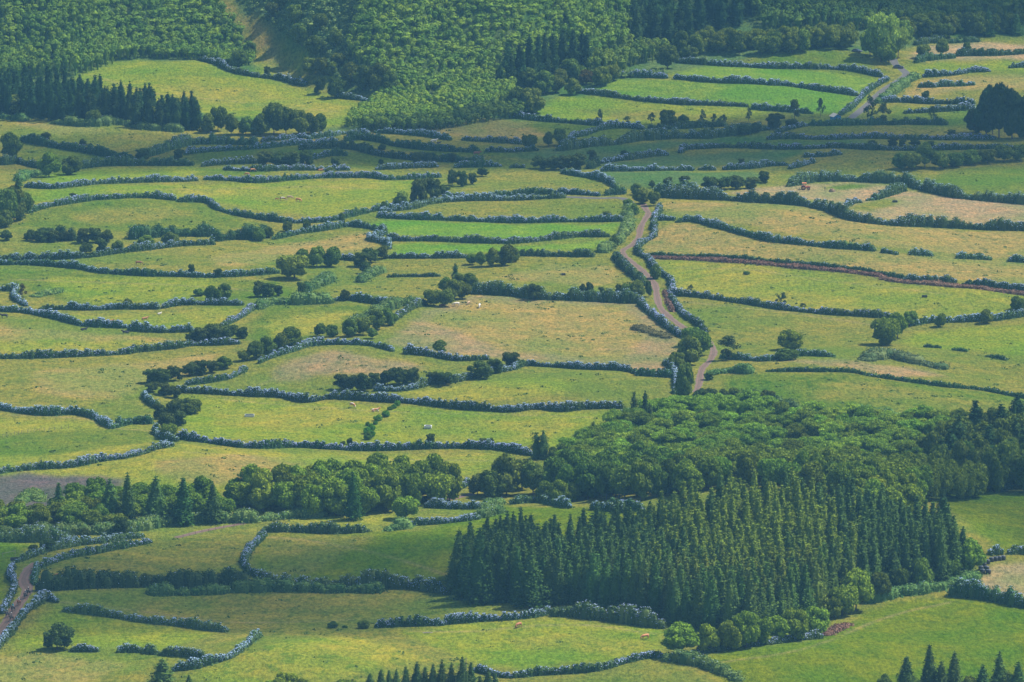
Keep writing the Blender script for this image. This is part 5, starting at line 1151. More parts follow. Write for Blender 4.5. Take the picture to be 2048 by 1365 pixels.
# ------------------------------------------------------------------ the forested hills: masses nobody could count
def canopy(name, poly, spacing, r, hm, label, mt, tint, seed, per=96, hvar=.22, qs=.46, ridge=1.5):
    rng = np.random.default_rng(seed)
    P = poly_points(poly, spacing, rng, .5)
    n = len(P)
    lowf = np.sin(P[:, 0] * .055 + 1.5 * np.sin(P[:, 1] * .04)) + .3 * np.sin(P[:, 0] * .17 + P[:, 1] * .11)
    rr = r * (.62 + .95 * rng.uniform(0, 1, n) ** 2.2); hh = hm * rng.uniform(1 - hvar * .5, 1 + hvar * .5, n) + ridge * lowf
    k, rows = 6, 4
    ang = np.arange(k) * 2 * PI / k; zz = np.array([0, .42, .72, .92]); ra = np.array([.12, .22, .74, .25])
    CV = np.stack([P[:, 0, None, None] + rr[:, None, None] * ra[None, :, None] * np.cos(ang), P[:, 1, None, None] + rr[:, None, None] * ra[None, :, None] * np.sin(ang), np.broadcast_to(P[:, 2, None, None] - .5 + hh[:, None, None] * zz[None, :, None], (n, rows, k))], -1).reshape(-1, 3)
    cf = np.array([[i * k + j, i * k + (j + 1) % k, (i + 1) * k + (j + 1) % k, (i + 1) * k + j] for i in range(rows - 1) for j in range(k)])
    CF = (cf[None] + (np.arange(n) * rows * k)[:, None, None]).reshape(-1, 4)
    idx = np.repeat(np.arange(n), per)
    d = sph(rng, n * per, -.05)
    top = (P[:, 2] + hh - rr * .9)[idx]
    C = np.stack([P[idx, 0] + rr[idx] * d[:, 0] * 1.02, P[idx, 1] + rr[idx] * d[:, 1] * 1.02, top + rr[idx] * d[:, 2] * 1.0], 1)
    low = (rng.random(len(C)) < .10)
    C[low, 2] = P[idx[low], 2] + hh[idx[low]] * rng.uniform(.15, .7, low.sum())
    V, F = leaf_quads(C, d, rng.uniform(.7, 1.3, len(C)) * qs, rng, 1.0, .3)
    o = obj(name, quads(name, np.concatenate([CV, V]), np.concatenate([CF, F + len(CV)]), mt)); o.color = (*tint, 1)
    tag(o, label, "forest", kind="stuff")
    return n
print("canopies", canopy("forest", [(-80,-110),(385,-110),(418,-10),(437,26),(478,66),(500,106),(504,130),(470,133),(400,120),(300,116),(235,120),(215,135),(150,152),(60,160),(-80,168)], 2.9, 2.0, 5.4, "dense green forest covering the hill at the upper left", M_CANOPY, (1.18, 1.28, 1.0), 31, ridge=2.2),
  canopy("forest", [(730,-110),(1300,-110),(1285,20),(1258,95),(1190,118),(1100,125),(1010,150),(960,176),(885,192),(835,185),(785,165),(720,135),(690,110),(720,60)], 2.8, 1.95, 5.2, "dense green forest covering the large central hill", M_CANOPY, (1.32, 1.4, 1.1), 32, ridge=1.8),
  canopy("forest", [(690,256),(705,238),(740,212),(765,180),(800,164),(842,180),(850,200),(905,238),(890,258),(780,266)], 2.4, 1.5, 4.2, "bright green wooded spur running down to the shaded strips", M_CANOPY, (1.55, 1.55, 1.0), 33, ridge=.8),
  canopy("forest", [(868,222),(890,186),(950,158),(1005,160),(1030,190),(1020,216),(930,232)], 2.6, 1.6, 5.5, "bright green wooded knoll in front of the central hill", M_CANOPY, (1.5, 1.5, 1.0), 34, ridge=1.5),
  canopy("forest", [(720,264),(880,262),(960,246),(1040,238),(1060,222),(960,226),(860,246),(740,250)], 2.6, 1.5, 4.6, "dark green tree fringe along the foot of the wooded spurs", M_CANOPY, (.8, .85, .85), 35, ridge=.8),
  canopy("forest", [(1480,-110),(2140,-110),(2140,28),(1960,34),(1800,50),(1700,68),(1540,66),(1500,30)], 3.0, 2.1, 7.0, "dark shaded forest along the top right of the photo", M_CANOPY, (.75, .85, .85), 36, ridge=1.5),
  canopy("forest", [(1170,150),(1190,128),(1260,104),(1330,108),(1330,122),(1280,130),(1230,148)], 2.8, 1.9, 6.0, "green tree mass between the conifer stand and the meadows", M_CANOPY, (1.15, 1.1, .9), 37, ridge=1.0),
  canopy("scrub", [(430,-110),(720,-110),(720,60),(690,110),(720,140),(760,176),(700,168),(665,150),(640,128),(603,92),(540,46),(482,0),(460,-40)], 2.6, 1.5, 1.5, "pale green scrub on the slope right of the pasture strip", M_HEDGE, (1.6, 1.5, 1.3), 38, per=30, qs=.5, ridge=.8, hvar=.5),
  canopy("scrub", [(1180,166),(1230,150),(1330,146),(1330,152),(1240,158),(1200,176)], 2.4, 1.3, 1.8, "weedy scrub at the left tip of the bright right meadows", M_HEDGE, (1.6, 1.5, 1.3), 39, per=30, qs=.5, ridge=.3))

# scattered tussocks, rank weeds and seeding grass: stuff
def tussocks():
    rng = np.random.default_rng(77)
    C = []; 
    for k, g in WORLD_FIELDS:
        dens = dict(V=0, G=.006, M=.022, O=.020, T=.020, Y=.012, R=.012, S=.0).get(k, 0)
        if dens == 0 or len(C) > 400: continue
        x0, y0 = g.min(0); x1, y1 = g.max(0)
        if y1 - y0 > 900: continue
        n = int((x1 - x0) * (y1 - y0) * dens)
        if n < 1: continue
        x = rng.uniform(x0, x1, n); y = rng.uniform(y0, y1, n)
        cl = np.sin(x * .11 + 1.7 * np.sin(y * .06)) * np.sin(y * .083 + x * .03) + rng.normal(0, .5, n)
        m = inside(g, x, y) & (cl > .15)
        C.append(np.stack([x[m], y[m]], 1))
    C = np.concatenate(C); n = len(C); z = hgt(C[:, 0], C[:, 1])
    per = 8; idx = np.repeat(np.arange(n), per); s = rng.uniform(.25, .8, n) ** 1.2
    d = sph(rng, n * per, .0)
    Q = np.stack([C[idx, 0] + d[:, 0] * s[idx] * 1.5, C[idx, 1] + d[:, 1] * s[idx] * 1.2, z[idx] + d[:, 2] * s[idx] * .55], 1)
    V, F = leaf_quads(Q, d, s[idx] * .75, rng, 1.0, .5)
    o = obj("grass_tussocks", quads("grass_tussocks", V, F, M_HEDGE)); o.color = (1.5, 1.35, 1.0, 1)
    tag(o, "scattered dark grass tussocks and weeds over the pastures", "grass", kind="stuff")
    print("tussocks", n)
tussocks()

# ------------------------------------------------------------------ animals and people: bodies grown from posed skeletons
def skinned(name, nodes, edges, mats, sub=1, root=0):
    me = bpy.data.meshes.new(name + "_skel")
    me.from_pydata([n[0] for n in nodes], edges, [])
    o = bpy.data.objects.new(name + "_skel", me); COL.objects.link(o)
    sk = o.modifiers.new("skin", 'SKIN')
    for i, n in enumerate(nodes):
        sv = me.skin_vertices[0].data[i]
        r = n[1]; sv.radius = (r, r) if not isinstance(r, tuple) else r
        sv.use_root = (i == root)
    ss = o.modifiers.new("sub", 'SUBSURF'); ss.levels = sub; ss.render_levels = sub
    dg = bpy.context.evaluated_depsgraph_get()
    m = bpy.data.meshes.new_from_object(o.evaluated_get(dg))
    m.name = name
    bpy.data.objects.remove(o)
    m.materials.clear()
    for q in mats: m.materials.append(q)
    for p in m.polygons: p.use_smooth = True; p.material_index = 0
    return m
def hide_mat(name, patch=None):
    m, t, out = mat(name)
    oi = nd(t, "ShaderNodeObjectInfo"); tc = nd(t, "ShaderNodeTexCoord")
    c = oi.outputs["Color"]
    if patch:
        n = noise(t, tc.outputs["Object"], 1.6, 1, .4)
        c = mixc(t, ramp(t, n, [(.49, (0, 0, 0)), (.53, (1, 1, 1))]), c, patch)
    b = nd(t, "ShaderNodeBsdfPrincipled"); b.inputs["Roughness"].default_value = .75
    t.links.new(c, b.inputs["Base Color"]); t.links.new(b.outputs[0], out.inputs[0])
    return m
M_HIDE = hide_mat("plain_hide"); M_PATCH = hide_mat("patched_hide", (.50, .46, .40))
M_HOOF = flat("hoof_and_horn", (.08, .06, .05))
def cow_mesh(name, pose, m):
    if pose == "lying":
        N = [((-.2, 0, .5), (.40, .36)), ((-.75, 0, .48), (.38, .34)), ((-1.05, 0, .42), .24), ((.35, 0, .52), (.38, .36)), ((.72, 0, .62), .28), ((.98, .05, .9), .17), ((1.22, .08, 1.0), .14), ((1.48, .1, .86), .09),
             ((-.75, -.34, .22), .16), ((-.25, -.52, .12), .08), ((-.5, -.62, .07), .06), ((.6, -.3, .22), .13), ((.95, -.32, .1), .07), ((.6, -.34, .07), .06), ((.6, .3, .22), .13), ((.95, .32, .1), .07), ((.62, .36, .07), .06),
             ((-1.2, .1, .4), .05), ((-1.1, .4, .12), .03), ((1.12, .26, 1.08), .05), ((1.12, -.12, 1.08), .05)]
        E = [(0, 1), (1, 2), (0, 3), (3, 4), (4, 5), (5, 6), (6, 7), (1, 8), (8, 9), (9, 10), (4, 11), (11, 12), (12, 13), (4, 14), (14, 15), (15, 16), (2, 17), (17, 18), (6, 19), (6, 20)]
    else:
        hd = [((1.02, 0, .98), .19), ((1.26, .05, .55), .14), ((1.42, .08, .2), .09)] if pose == "grazing" else [((.98, 0, 1.28), .19), ((1.25, .05, 1.38), .15), ((1.56, .08, 1.22), .09)]
        N = [((-.15, 0, 1.02), (.37, .36)), ((-.65, 0, 1.06), (.35, .33)), ((-.98, 0, 1.1), .24), ((.35, 0, 1.02), (.36, .36)), ((.70, 0, 1.1), .27)] + hd + [
             ((-.85, -.22, .75), .16), ((-1.0, -.22, .45), .075), ((-.93, -.22, .03), .07), ((-.85, .22, .75), .16), ((-.98, .22, .45), .075), ((-.9, .22, .03), .07),
             ((.62, -.2, .7), .12), ((.66, -.2, .38), .07), ((.62, -.2, .03), .065), ((.55, .2, .7), .12), ((.52, .2, .38), .07), ((.5, .2, .03), .065),
             ((-1.2, 0, 1.12), .05), ((-1.26, .02, .5), .035)]
        h = N[6][0]
        N += [((h[0] - .02, .26, h[2] + .14), .045), ((h[0] - .02, -.2, h[2] + .14), .045)]
        E = [(0, 1), (1, 2), (0, 3), (3, 4), (4, 5), (5, 6), (6, 7), (1, 8), (8, 9), (9, 10), (1, 11), (11, 12), (12, 13), (4, 14), (14, 15), (15, 16), (4, 17), (17, 18), (18, 19), (2, 20), (20, 21), (6, 22), (6, 23)]
    return skinned(name, N, E, [m])
COWS = {}
for ps in ("grazing", "standing", "lying"):
    for mk, mm in (("plain", M_HIDE), ("patch", M_PATCH)):
        COWS[ps, mk] = cow_mesh("cow_body", ps, mm)
def hooves():
    mb = MB()
    return mb
def cow(x, y, pose, mk, colr, rz, label, sc=1.0):
    p = ground(x, y)[0]
    r = obj("cow", COWS[pose, mk], loc=(float(p[0]), float(p[1]), float(p[2])))
    r.rotation_euler[2] = math.radians(rz); r.scale = (sc, sc, sc); r.color = (*colr, 1)
    tag(r, label, "cow", "cattle on the pastures")
BR = (.23, .085, .035); OR = (.42, .18, .07); WH = (.50, .47, .40); BK = (.015, .014, .015); PB = (.36, .25, .15)
for a in [(554,401,"grazing","plain",BR,0,"small brown calf at the left end of the four cattle",.62), (566,402,"grazing","patch",BR,-8,"brown and cream cow grazing second from left of four",1.05),
          (580,399,"grazing","plain",PB,-5,"pale tan cow grazing behind the others in the cow pasture",1.0), (597,404,"grazing","plain",OR,-35,"orange brown cow grazing at the right of the four",1.05),
          (506,344,"grazing","plain",OR,15,"orange cow grazing in the strip above the cow pasture's top hedge",.95), (641,342,"lying","plain",OR,0,"orange brown cow lying near the dark tree, above the top hedge",.8),
          (278,530,"grazing","plain",BR,-5,"lone reddish brown cow grazing on the olive slope at left",1.0), (494,352,"grazing","plain",OR,160,"orange cow half behind the blossoming hedge near the upper left",.9),
          (8,637,"standing","plain",BK,180,"black cow standing at the left edge by the blue hedge",1.1), (168,661,"lying","plain",BK,10,"black cow lying below the gap in the blue hedge",1.0),
          (251,667,"lying","plain",BK,175,"black cow lying right of the other black one",1.05), (222,644,"lying","plain",BR,10,"brown cow lying just above the blue hedge",.8),
          (290,639,"lying","plain",OR,5,"orange brown cow lying below the gateway",.95), (319,629,"lying","patch",WH,30,"small white calf lying near the gateway",.7),
          (705,815,"grazing","patch",OR,-55,"orange and white cow at the upper left of the trough pasture",1.1), (751,823,"lying","patch",OR,5,"white and brown cow lying near the little round bushes",1.15),
          (912,613,"grazing","plain",WH,200,"white cow beside the clump at the big dry field's corner",1.05), (937,610,"grazing","plain",PB,250,"pale brown cow between the two white ones",.9),
          (959,616,"grazing","plain",WH,265,"white cow farthest right at the top of the dry field",1.05), (885,613,"lying","plain",BR,0,"dark brown cow lying in the shade of the clump",1.0),
          (815,288,"lying","patch",WH,170,"white cow lying left in the far strip",1.1), (868,284,"lying","plain",WH,0,"creamy white cow lying right in the far strip",1.15),
          (878,287,"lying","plain",BK,0,"small dark calf beside the creamy cow in the far strip",.7), (954,312,"standing","plain",BR,0,"reddish brown cow at the shaded strips' centre hedge",1.2),
          (1037,1256,"grazing","plain",(.30,.11,.04),235,"reddish brown cow grazing in the bright lower field",1.1), (1290,1279,"grazing","plain",OR,215,"orange cow grazing by the front round trees",1.1),
          (117,1157,"grazing","plain",OR,20,"orange cow half hidden behind the wide field hedge",1.0)]:
    cow(*a)
# horses with riders on the track
def horse_mesh():
    N = [((-.1, 0, 1.18), (.28, .30)), ((-.6, 0, 1.22), (.28, .28)), ((-.85, 0, 1.2), .2), ((.35, 0, 1.2), (.26, .30)), ((.62, 0, 1.28), .22), ((.9, 0, 1.62), .15), ((1.05, 0, 1.86), .12), ((1.3, 0, 1.72), .09), ((1.45, 0, 1.55), .065),
         ((-.72, -.17, .85), .14), ((-.9, -.17, .52), .065), ((-.8, -.17, .03), .06), ((-.72, .17, .85), .14), ((-.82, .17, .52), .065), ((-.66, .17, .03), .06),
         ((.55, -.15, .82), .11), ((.62, -.15, .48), .06), ((.6, -.15, .03), .055), ((.55, .15, .82), .11), ((.5, .15, .48), .06), ((.4, .15, .03), .055),
         ((-1.02, 0, 1.2), .06), ((-1.1, 0, .6), .07), ((1.02, .08, 2.02), .03), ((1.02, -.08, 2.02), .03)]
    E = [(0, 1), (1, 2), (0, 3), (3, 4), (4, 5), (5, 6), (6, 7), (7, 8), (1, 9), (9, 10), (10, 11), (1, 12), (12, 13), (13, 14), (4, 15), (15, 16), (16, 17), (4, 18), (18, 19), (19, 20), (2, 21), (21, 22), (6, 23), (6, 24)]
    return skinned("horse_body", N, E, [M_HIDE])
def person_mesh(name, shirt, trousers, riding):
    skin = flat("skin", (.5, .33, .25)); sh = flat("shirt", shirt); tr = flat("trousers", trousers)
    if riding:
        L = [((.22, -.24, -.06), .085), ((.2, -.33, -.48), .055), ((.3, -.33, -.56), .04), ((.22, .24, -.06), .085), ((.2, .33, -.48), .055), ((.3, .33, -.56), .04)]
        A = [((.1, -.27, .30), .05), ((.32, -.12, .22), .035), ((.40, -.1, .22), .03), ((.1, .27, .30), .05), ((.32, .12, .22), .035), ((.40, .1, .22), .03)]
    else:
        L = [((.02, -.1, -.42), .075), ((.0, -.11, -.80), .05), ((.12, -.11, -.86), .04), ((.02, .1, -.42), .075), ((.0, .11, -.80), .05), ((.12, .11, -.86), .04)]
        A = [((.03, -.26, .26), .05), ((.14, -.28, .04), .035), ((.2, -.28, -.02), .03), ((.03, .26, .26), .05), ((.14, .28, .04), .035), ((.2, .28, -.02), .03)]
    N = [((0, 0, 0), (.15, .12)), ((0, 0, .28), (.15, .11)), ((0, 0, .48), (.17, .10)), ((.01, 0, .60), .06), ((.03, 0, .72), (.095, .10)), ((.03, 0, .82), .08), ((0, -.2, .50), .065), ((0, .2, .50), .065)] + L + A
    E = [(0, 1), (1, 2), (2, 3), (3, 4), (4, 5), (2, 6), (2, 7), (0, 8), (8, 9), (9, 10), (0, 11), (11, 12), (12, 13), (6, 14), (14, 15), (15, 16), (7, 17), (17, 18), (18, 19)]
    m = skinned(name, N, E, [tr, sh, skin])
    for p in m.polygons:
        c = p.center
        p.material_index = 2 if c.z > .60 or (c.x > .33 and c.z > .1) else (1 if c.z > .04 else 0)
    return m
HORSE = horse_mesh()
def helmet(parent, colr):
    mb = MB(); core((.03, 0, .80), (.135, .13, .12), 10, 6, 0, mb, zlo=0.0)
    mb.box((.13, 0, .80), (.12, .18, .02))
    o = mb.build("helmet", [flat("helmet_shell", colr, .4)], parent); return o
RID = [(57,1192,BK,(.03,.035,.05),(.03,.03,.04),(.6,.6,.55),"rider in black with pale helmet, farthest up the track","black horse of the farthest rider on the track"),
       (51,1198,(.05,.035,.03),(.10,.10,.12),(.02,.02,.03),(.82,.80,.72),"rider in dark grey jacket and white helmet, second down the track","dark horse beside the farthest one"),
       (38,1212,BR,(.45,.47,.42),(.10,.07,.06),(.75,.75,.65),"rider in pale grey top on the reddish brown horse","reddish brown horse in the middle of the riders"),
       (26,1224,(.05,.04,.04),(.02,.30,.38),(.02,.02,.03),(.05,.12,.16),"rider in bright teal top","dark horse carrying the teal topped rider"),
       (15,1236,(.06,.05,.05),(.10,.13,.13),(.04,.04,.05),(.82,.82,.70),"rider with white helmet by the left verge","dark horse close to the left verge"),
       (23,1243,(.07,.05,.04),(.12,.11,.11),(.05,.05,.05),(.85,.85,.75),"nearest rider, with white helmet","dark horse of the nearest rider")]
for x, y, hc, sh, tr, hl, lr, lh in RID:
    p = ground(x, y)[0]; rz = math.radians(-118 + random.uniform(-8, 8))
    r = obj("horse", HORSE, loc=tuple(float(q) for q in p)); r.rotation_euler[2] = rz; r.color = (*hc, 1)
    tag(r, lh, "horse", "horses on the track")
    mb = MB(); core((.05, 0, 1.38), (.28, .24, .14), 8, 5, 0, mb, zlo=-.5); mb.build("saddle", [flat("saddle_leather", (.06, .035, .02), .5)], r)
    q = empty("person", (float(p[0]), float(p[1]), float(p[2]) + 1.60), rz)
    tag(q, lr, "person", "riders on the track")
    obj("body", person_mesh("rider_body", sh, tr, True), q); helmet(q, hl)
# the farm hand by the hay
p = ground(1650, 382)[0]
q = empty("person", (float(p[0]), float(p[1]), float(p[2]) + .88), math.radians(200)); q.scale = (1, 1, 1)
tag(q, "farm worker in dark blue clothes standing between tractor and haystack", "person")
obj("body", person_mesh("worker_body", (.02, .03, .07), (.03, .035, .06), False), q)
mb = MB(); core((.03, 0, .81), (.12, .11, .09), 8, 5, 0, mb, zlo=0); mb.box((.03, 0, .815), (.34, .32, .015)); mb.build("hat", [flat("felt_hat", (.06, .05, .04))], q)

# ------------------------------------------------------------------ machines, hut, troughs, fences
M_RED = flat("faded_red_paint", (.52, .12, .06), .5); M_ORANGE = flat("orange_canopy_paint", (.60, .20, .08), .5); M_TYRE = flat("tyre_rubber", (.02, .02, .022), .85)
M_RIM = flat("ochre_wheel_rim", (.48, .27, .12), .6); M_IRON = flat("dark_iron", (.07, .07, .075), .6, .5); M_WHITE = flat("white_paint", (.50, .51, .50), .5, var=.06)
M_GLASS = flat("dark_glass", (.02, .03, .035), .1); M_CONC = flat("grey_concrete", (.38, .37, .35), .85); M_WATER = flat("dark_water", (.02, .03, .03), .08); M_WOOD = flat("weathered_wood", (.20, .17, .14), .85)
def wheel(parent, c, r, wd):
    mb = MB(); k = 18
    prof = [(-.5, .62), (-.5, .92), (-.32, 1.0), (.32, 1.0), (.5, .92), (.5, .62)]
    V = [(c[0] + r * q * math.cos(2 * PI * j / k), c[1] + wd * o_, c[2] + r * q * math.sin(2 * PI * j / k)) for o_, q in prof for j in range(k)]
    mb.add(V, [[i * k + j, i * k + (j + 1) % k, (i + 1) * k + (j + 1) % k, (i + 1) * k + j] for i in range(5) for j in range(k)])
    for j in range(k):                                   # lugs
        a = 2 * PI * (j + .5) / k
        mb.box((c[0] + r * 1.0 * math.cos(a), c[1], c[2] + r * 1.0 * math.sin(a)), (r * .09, wd * .9, r * .09))
    w_ = empty("wheel", (0, 0, 0)); w_.parent = parent
    mb.build("tyre", [M_TYRE], w_)
    rb = MB()
    V = [(c[0] + r * q * math.cos(2 * PI * j / k), c[1] + wd * o_, c[2] + r * q * math.sin(2 * PI * j / k)) for o_, q in [(-.3, .61), (-.2, .3), (-.34, .02), (.34, .02), (.2, .3), (.3, .61)] for j in range(k)]
    rb.add(V, [[i * k + j, i * k + (j + 1) % k, (i + 1) * k + (j + 1) % k, (i + 1) * k + j] for i in range(5) for j in range(k)])
    rb.build("rim", [M_RIM], w_)
def at(x, y): return tuple(float(v) for v in ground(x, y)[0])
T = empty("tractor", at(1611, 380), math.radians(-4))
tag(T, "old red tractor with orange canopy standing in the cut hay field", "tractor")
for s_ in (-1, 1):
    wheel(T, (-.75, s_ * .78, .80), .80, .42); wheel(T, (1.25, s_ * .68, .50), .50, .28)
mb = MB(); mb.box((.95, 0, 1.12), (1.5, .62, .55), taper=.88); mb.box((1.68, 0, 1.06), (.08, .54, .50)); mb.build("hood", [M_RED], T)
mb = MB(); mb.box((-.1, 0, .78), (2.2, .42, .40)); mb.box((1.0, 0, .62), (1.2, .34, .3)); mb.box((-1.0, 0, .75), (.5, .7, .35)); mb.box((1.25, 0, .52), (.16, 1.1, .14)); mb.build("chassis", [M_IRON], T)
for s_ in (-1, 1):
    mb = MB()
    for a0 in range(6):
        a1 = math.radians(20 + a0 * 28)
        mb.box((-.75 + .92 * math.cos(a1), s_ * .78, .80 + .92 * math.sin(a1)), (.38, .46, .05), rz=0)
    mb.build("mudguard", [M_RED], T)
mb = MB(); mb.box((-.55, 0, 1.25), (.5, .5, .12)); mb.box((-.80, 0, 1.5), (.1, .5, .45)); mb.build("seat", [M_IRON], T)
mb = MB(); mb.tube([(.15, 0, 1.35), (-.1, 0, 1.62)], [.025, .025], 6); mb.tube([(-.1 + .0, .2 * math.cos(a), 1.62 + .2 * math.sin(a)) for a in np.linspace(0, 2 * PI, 13)], [.02] * 13, 4); mb.build("steering_wheel", [M_IRON], T)
mb = MB()
for px_, py_ in ((.05, -.5), (.05, .5), (-1.05, -.5), (-1.05, .5)): mb.tube([(px_, py_, 1.1), (px_ - .02, py_, 2.5)], [.04, .04], 6)
mb.build("canopy_posts", [M_IRON], T)
mb = MB(); mb.box((-.5, 0, 2.55), (1.75, 1.35, .16), taper=.88); mb.build("canopy", [M_ORANGE], T)
mb = MB(); mb.tube([(1.1, -.2, 1.35), (1.1, -.2, 2.1)], [.04, .035], 6); mb.build("exhaust_pipe", [M_IRON], T)
for s_ in (-1, 1):
    mb = MB(); core((1.76, s_ * .2, 1.15), (.06, .09, .09), 8, 5, 0, mb); mb.build("headlight", [M_GLASS], T)
mb = MB(); mb.box((-1.7, 0, .55), (1.1, .1, .1)); mb.box((-2.25, .2, .45), (.1, 1.9, .12)); 
for k in range(5): mb.tube([(-2.25, -.7 + k * .42, .45), (-2.5, -.7 + k * .42, .3), (-2.42, -.7 + k * .42, .03)], [.03, .03, .02], 4)
mb.build("hay_rake", [M_IRON], T)
mb = MB(); mb.box((-1.25, -.55, 1.75), (.5, .1, .34)); mb.build("toolbox", [M_WHITE], T)
# haystack
hs = MB(); core((0, 0, 0), (1.15, 1.0, 1.25), 14, 8, 0, hs, zlo=-.05)
g = np.random.default_rng(3); d = sph(g, 700, .0); V, F = leaf_quads(d * np.array([1.16, 1.02, 1.26]), d, g.uniform(.12, .3, 700), g, .4, .5); hs.add(V, F)
M_HAY = foliage("hay", (.30, .23, .13), (.48, .38, .22), .1)
o = hs.build("haystack", [M_HAY], loc=at(1664, 384)); tag(o, "small domed haystack right of the farm worker", "haystack")
# blue hut
hx = at(1671, 243); T = empty("hut", hx, math.radians(28))
tag(T, "small blue walled hut with pale gabled roof beside the asphalt road", "hut")
M_BLUE = flat("blue_painted_boards", (.04, .20, .38), .6); M_ROOF = flat("pale_sheet_roof", (.50, .46, .37), .5, var=.08)
mb = MB(); hw, hl, hh, hr = 1.6, 1.5, 2.1, 3.0
V = [(-hw, -hl, 0), (hw, -hl, 0), (hw, hl, 0), (-hw, hl, 0), (-hw, -hl, hh), (hw, -hl, hh), (hw, hl, hh), (-hw, hl, hh), (0, -hl, hr), (0, hl, hr)]
mb.add(V, [[0, 1, 5, 4], [1, 2, 6, 5], [2, 3, 7, 6], [3, 0, 4, 7], [4, 5, 8, 8], [6, 7, 9, 9]])
mb.build("wall", [M_BLUE], T)
mb = MB()
for s_ in (-1, 1):
    a, b_ = np.array([s_ * 1.95, 0, 1.95]), np.array([0, 0, 3.08])
    V = [(a[0], -1.8, a[2]), (b_[0], -1.8, b_[2]), (b_[0], 1.8, b_[2]), (a[0], 1.8, a[2])]; V2 = [(q[0], q[1], q[2] + .07) for q in V]
    mb.add(V + V2, [[0, 1, 2, 3], [4, 5, 6, 7], [0, 1, 5, 4], [1, 2, 6, 5], [2, 3, 7, 6], [3, 0, 4, 7]])
mb.build("roof", [M_ROOF], T)
mb = MB(); mb.box((-.4, -1.53, .95), (.85, .06, 1.9)); dr = mb.build("door", [flat("dark_blue_door", (.02, .10, .20))], T)
mb = MB(); mb.box((-.1, -1.58, .95), (.05, .05, .12)); mb.build("handle", [M_IRON], dr)
mb = MB(); mb.box((.75, -1.53, 1.35), (.6, .06, .5)); wn = mb.build("window", [M_WHITE], T)
mb = MB(); mb.box((.75, -1.57, 1.35), (.5, .04, .4)); mb.build("pane", [M_GLASS], wn)
# parked cars
def car(x, y, rz, paint, label, low=False):
    T = empty("parked_car", at(x, y), math.radians(rz)); tag(T, label, "car")
    m = flat("car_paint", paint, .25, .3, var=.02)
    mb = MB()
    prof = [(-2.1, .35, .75), (-2.0, .28, 1.0), (-1.2, .25, 1.02), (0, .25, 1.0), (.9, .25, .98), (1.8, .28, .86), (2.1, .35, .65)]
    V = []
    for px_, lo, hi in prof:
        for yy, zz in ((-.82, lo), (-.88, (lo + hi) / 2), (-.78, hi), (.78, hi), (.88, (lo + hi) / 2), (.82, lo)): V.append((px_, yy, zz))
    F = [[i * 6 + j, i * 6 + (j + 1) % 6, (i + 1) * 6 + (j + 1) % 6, (i + 1) * 6 + j] for i in range(6) for j in range(6)] + [[0, 1, 4, 5], [1, 2, 3, 4], [36, 37, 40, 41], [37, 38, 39, 40]]
    mb.add(V, F)
    mb.add([(-1.25, -.66, 1.44), (.15, -.66, 1.46), (.15, .66, 1.46), (-1.25, .66, 1.44), (-1.25, -.66, 1.40), (.15, -.66, 1.42), (.15, .66, 1.42), (-1.25, .66, 1.40)], [[0, 1, 2, 3], [7, 6, 5, 4], [0, 4, 5, 1], [1, 5, 6, 2], [2, 6, 7, 3], [3, 7, 4, 0]])
    mb.build("body", [m], T, smooth=False)
    mb = MB(); mb.add([(-1.8, -.75, 1.0), (.85, -.75, .98), (.85, .75, .98), (-1.8, .75, 1.0), (-1.22, -.63, 1.41), (.12, -.63, 1.43), (.12, .63, 1.43), (-1.22, .63, 1.41)], [[0, 1, 5, 4], [1, 2, 6, 5], [2, 3, 7, 6], [3, 0, 4, 7], [4, 5, 6, 7]])
    mb.build("windows", [M_GLASS], T)
    for px_ in (-1.3, 1.35):
        for s_ in (-1, 1): wheel(T, (px_, s_ * .78, .32), .32, .2)
    for s_ in (-1, 1):
        mb = MB(); mb.box((2.08, s_ * .6, .66), (.06, .3, .13)); mb.build("headlight", [M_WHITE], T)
        mb = MB(); mb.box((-2.1, s_ * .62, .8), (.06, .24, .14)); mb.build("tail_light", [M_RED], T)
car(1714, 105, -28, (.08, .085, .095), "dark silver car parked in the shade at the far belt's edge")
car(1797, 137, -6, (.10, .09, .11), "dark car stopped across the asphalt road by the tall trees")
# troughs and mangers
def trough(x, y, rz, L, W, hh, mt, label, name="water_trough", legs=False, wall=.09):
    T = empty(name, at(x, y), math.radians(rz)); tag(T, label, "trough")
    mb = MB(); z0 = .12
    mb.box((0, 0, z0 + .03), (L, W, .06))
    for s_ in (-1, 1):
        mb.box((0, s_ * (W / 2 - wall / 2), z0 + .06 + hh / 2), (L, wall, hh)); mb.box((s_ * (L / 2 - wall / 2), 0, z0 + .06 + hh / 2), (wall, W - 2 * wall - .004, hh))
    mb.build("basin", [mt], T)
    mb = MB(); mb.box((0, 0, z0 + hh * .8), (L - 2 * wall - .01, W - 2 * wall - .01, .02)); mb.build("water", [M_WATER], T)
    for s_ in (-1, 1):
        mb = MB(); mb.box((s_ * L * .36, 0, z0 / 2 - .06), (.16, W * .9, z0 + .1)); mb.build("foot", [mt], T)
trough(499, 834, 0, 2.9, 1.9, .55, M_WHITE, "white oblong water trough in the left of the trough pasture")
trough(856, 857, -6, 2.2, 1.9, .7, M_WHITE, "short whitish trough in the middle right of the trough pasture", wall=.22)
trough(1127, 551, 0, 1.4, 1.0, .5, M_IRON, "dark little trough in the olive pasture left of the road")
trough(1849, 595, 0, 1.8, 1.1, .5, M_IRON, "dark oblong trough in the long bright pasture")
trough(33, 1121, 14, 3.4, 1.2, .6, M_IRON, "long dark manger in the paddock beside the riders' track", name="manger")
trough(1790, 405, -8, 1.9, 1.0, .5, M_IRON, "dark feeding box between the two hay fields", name="manger")
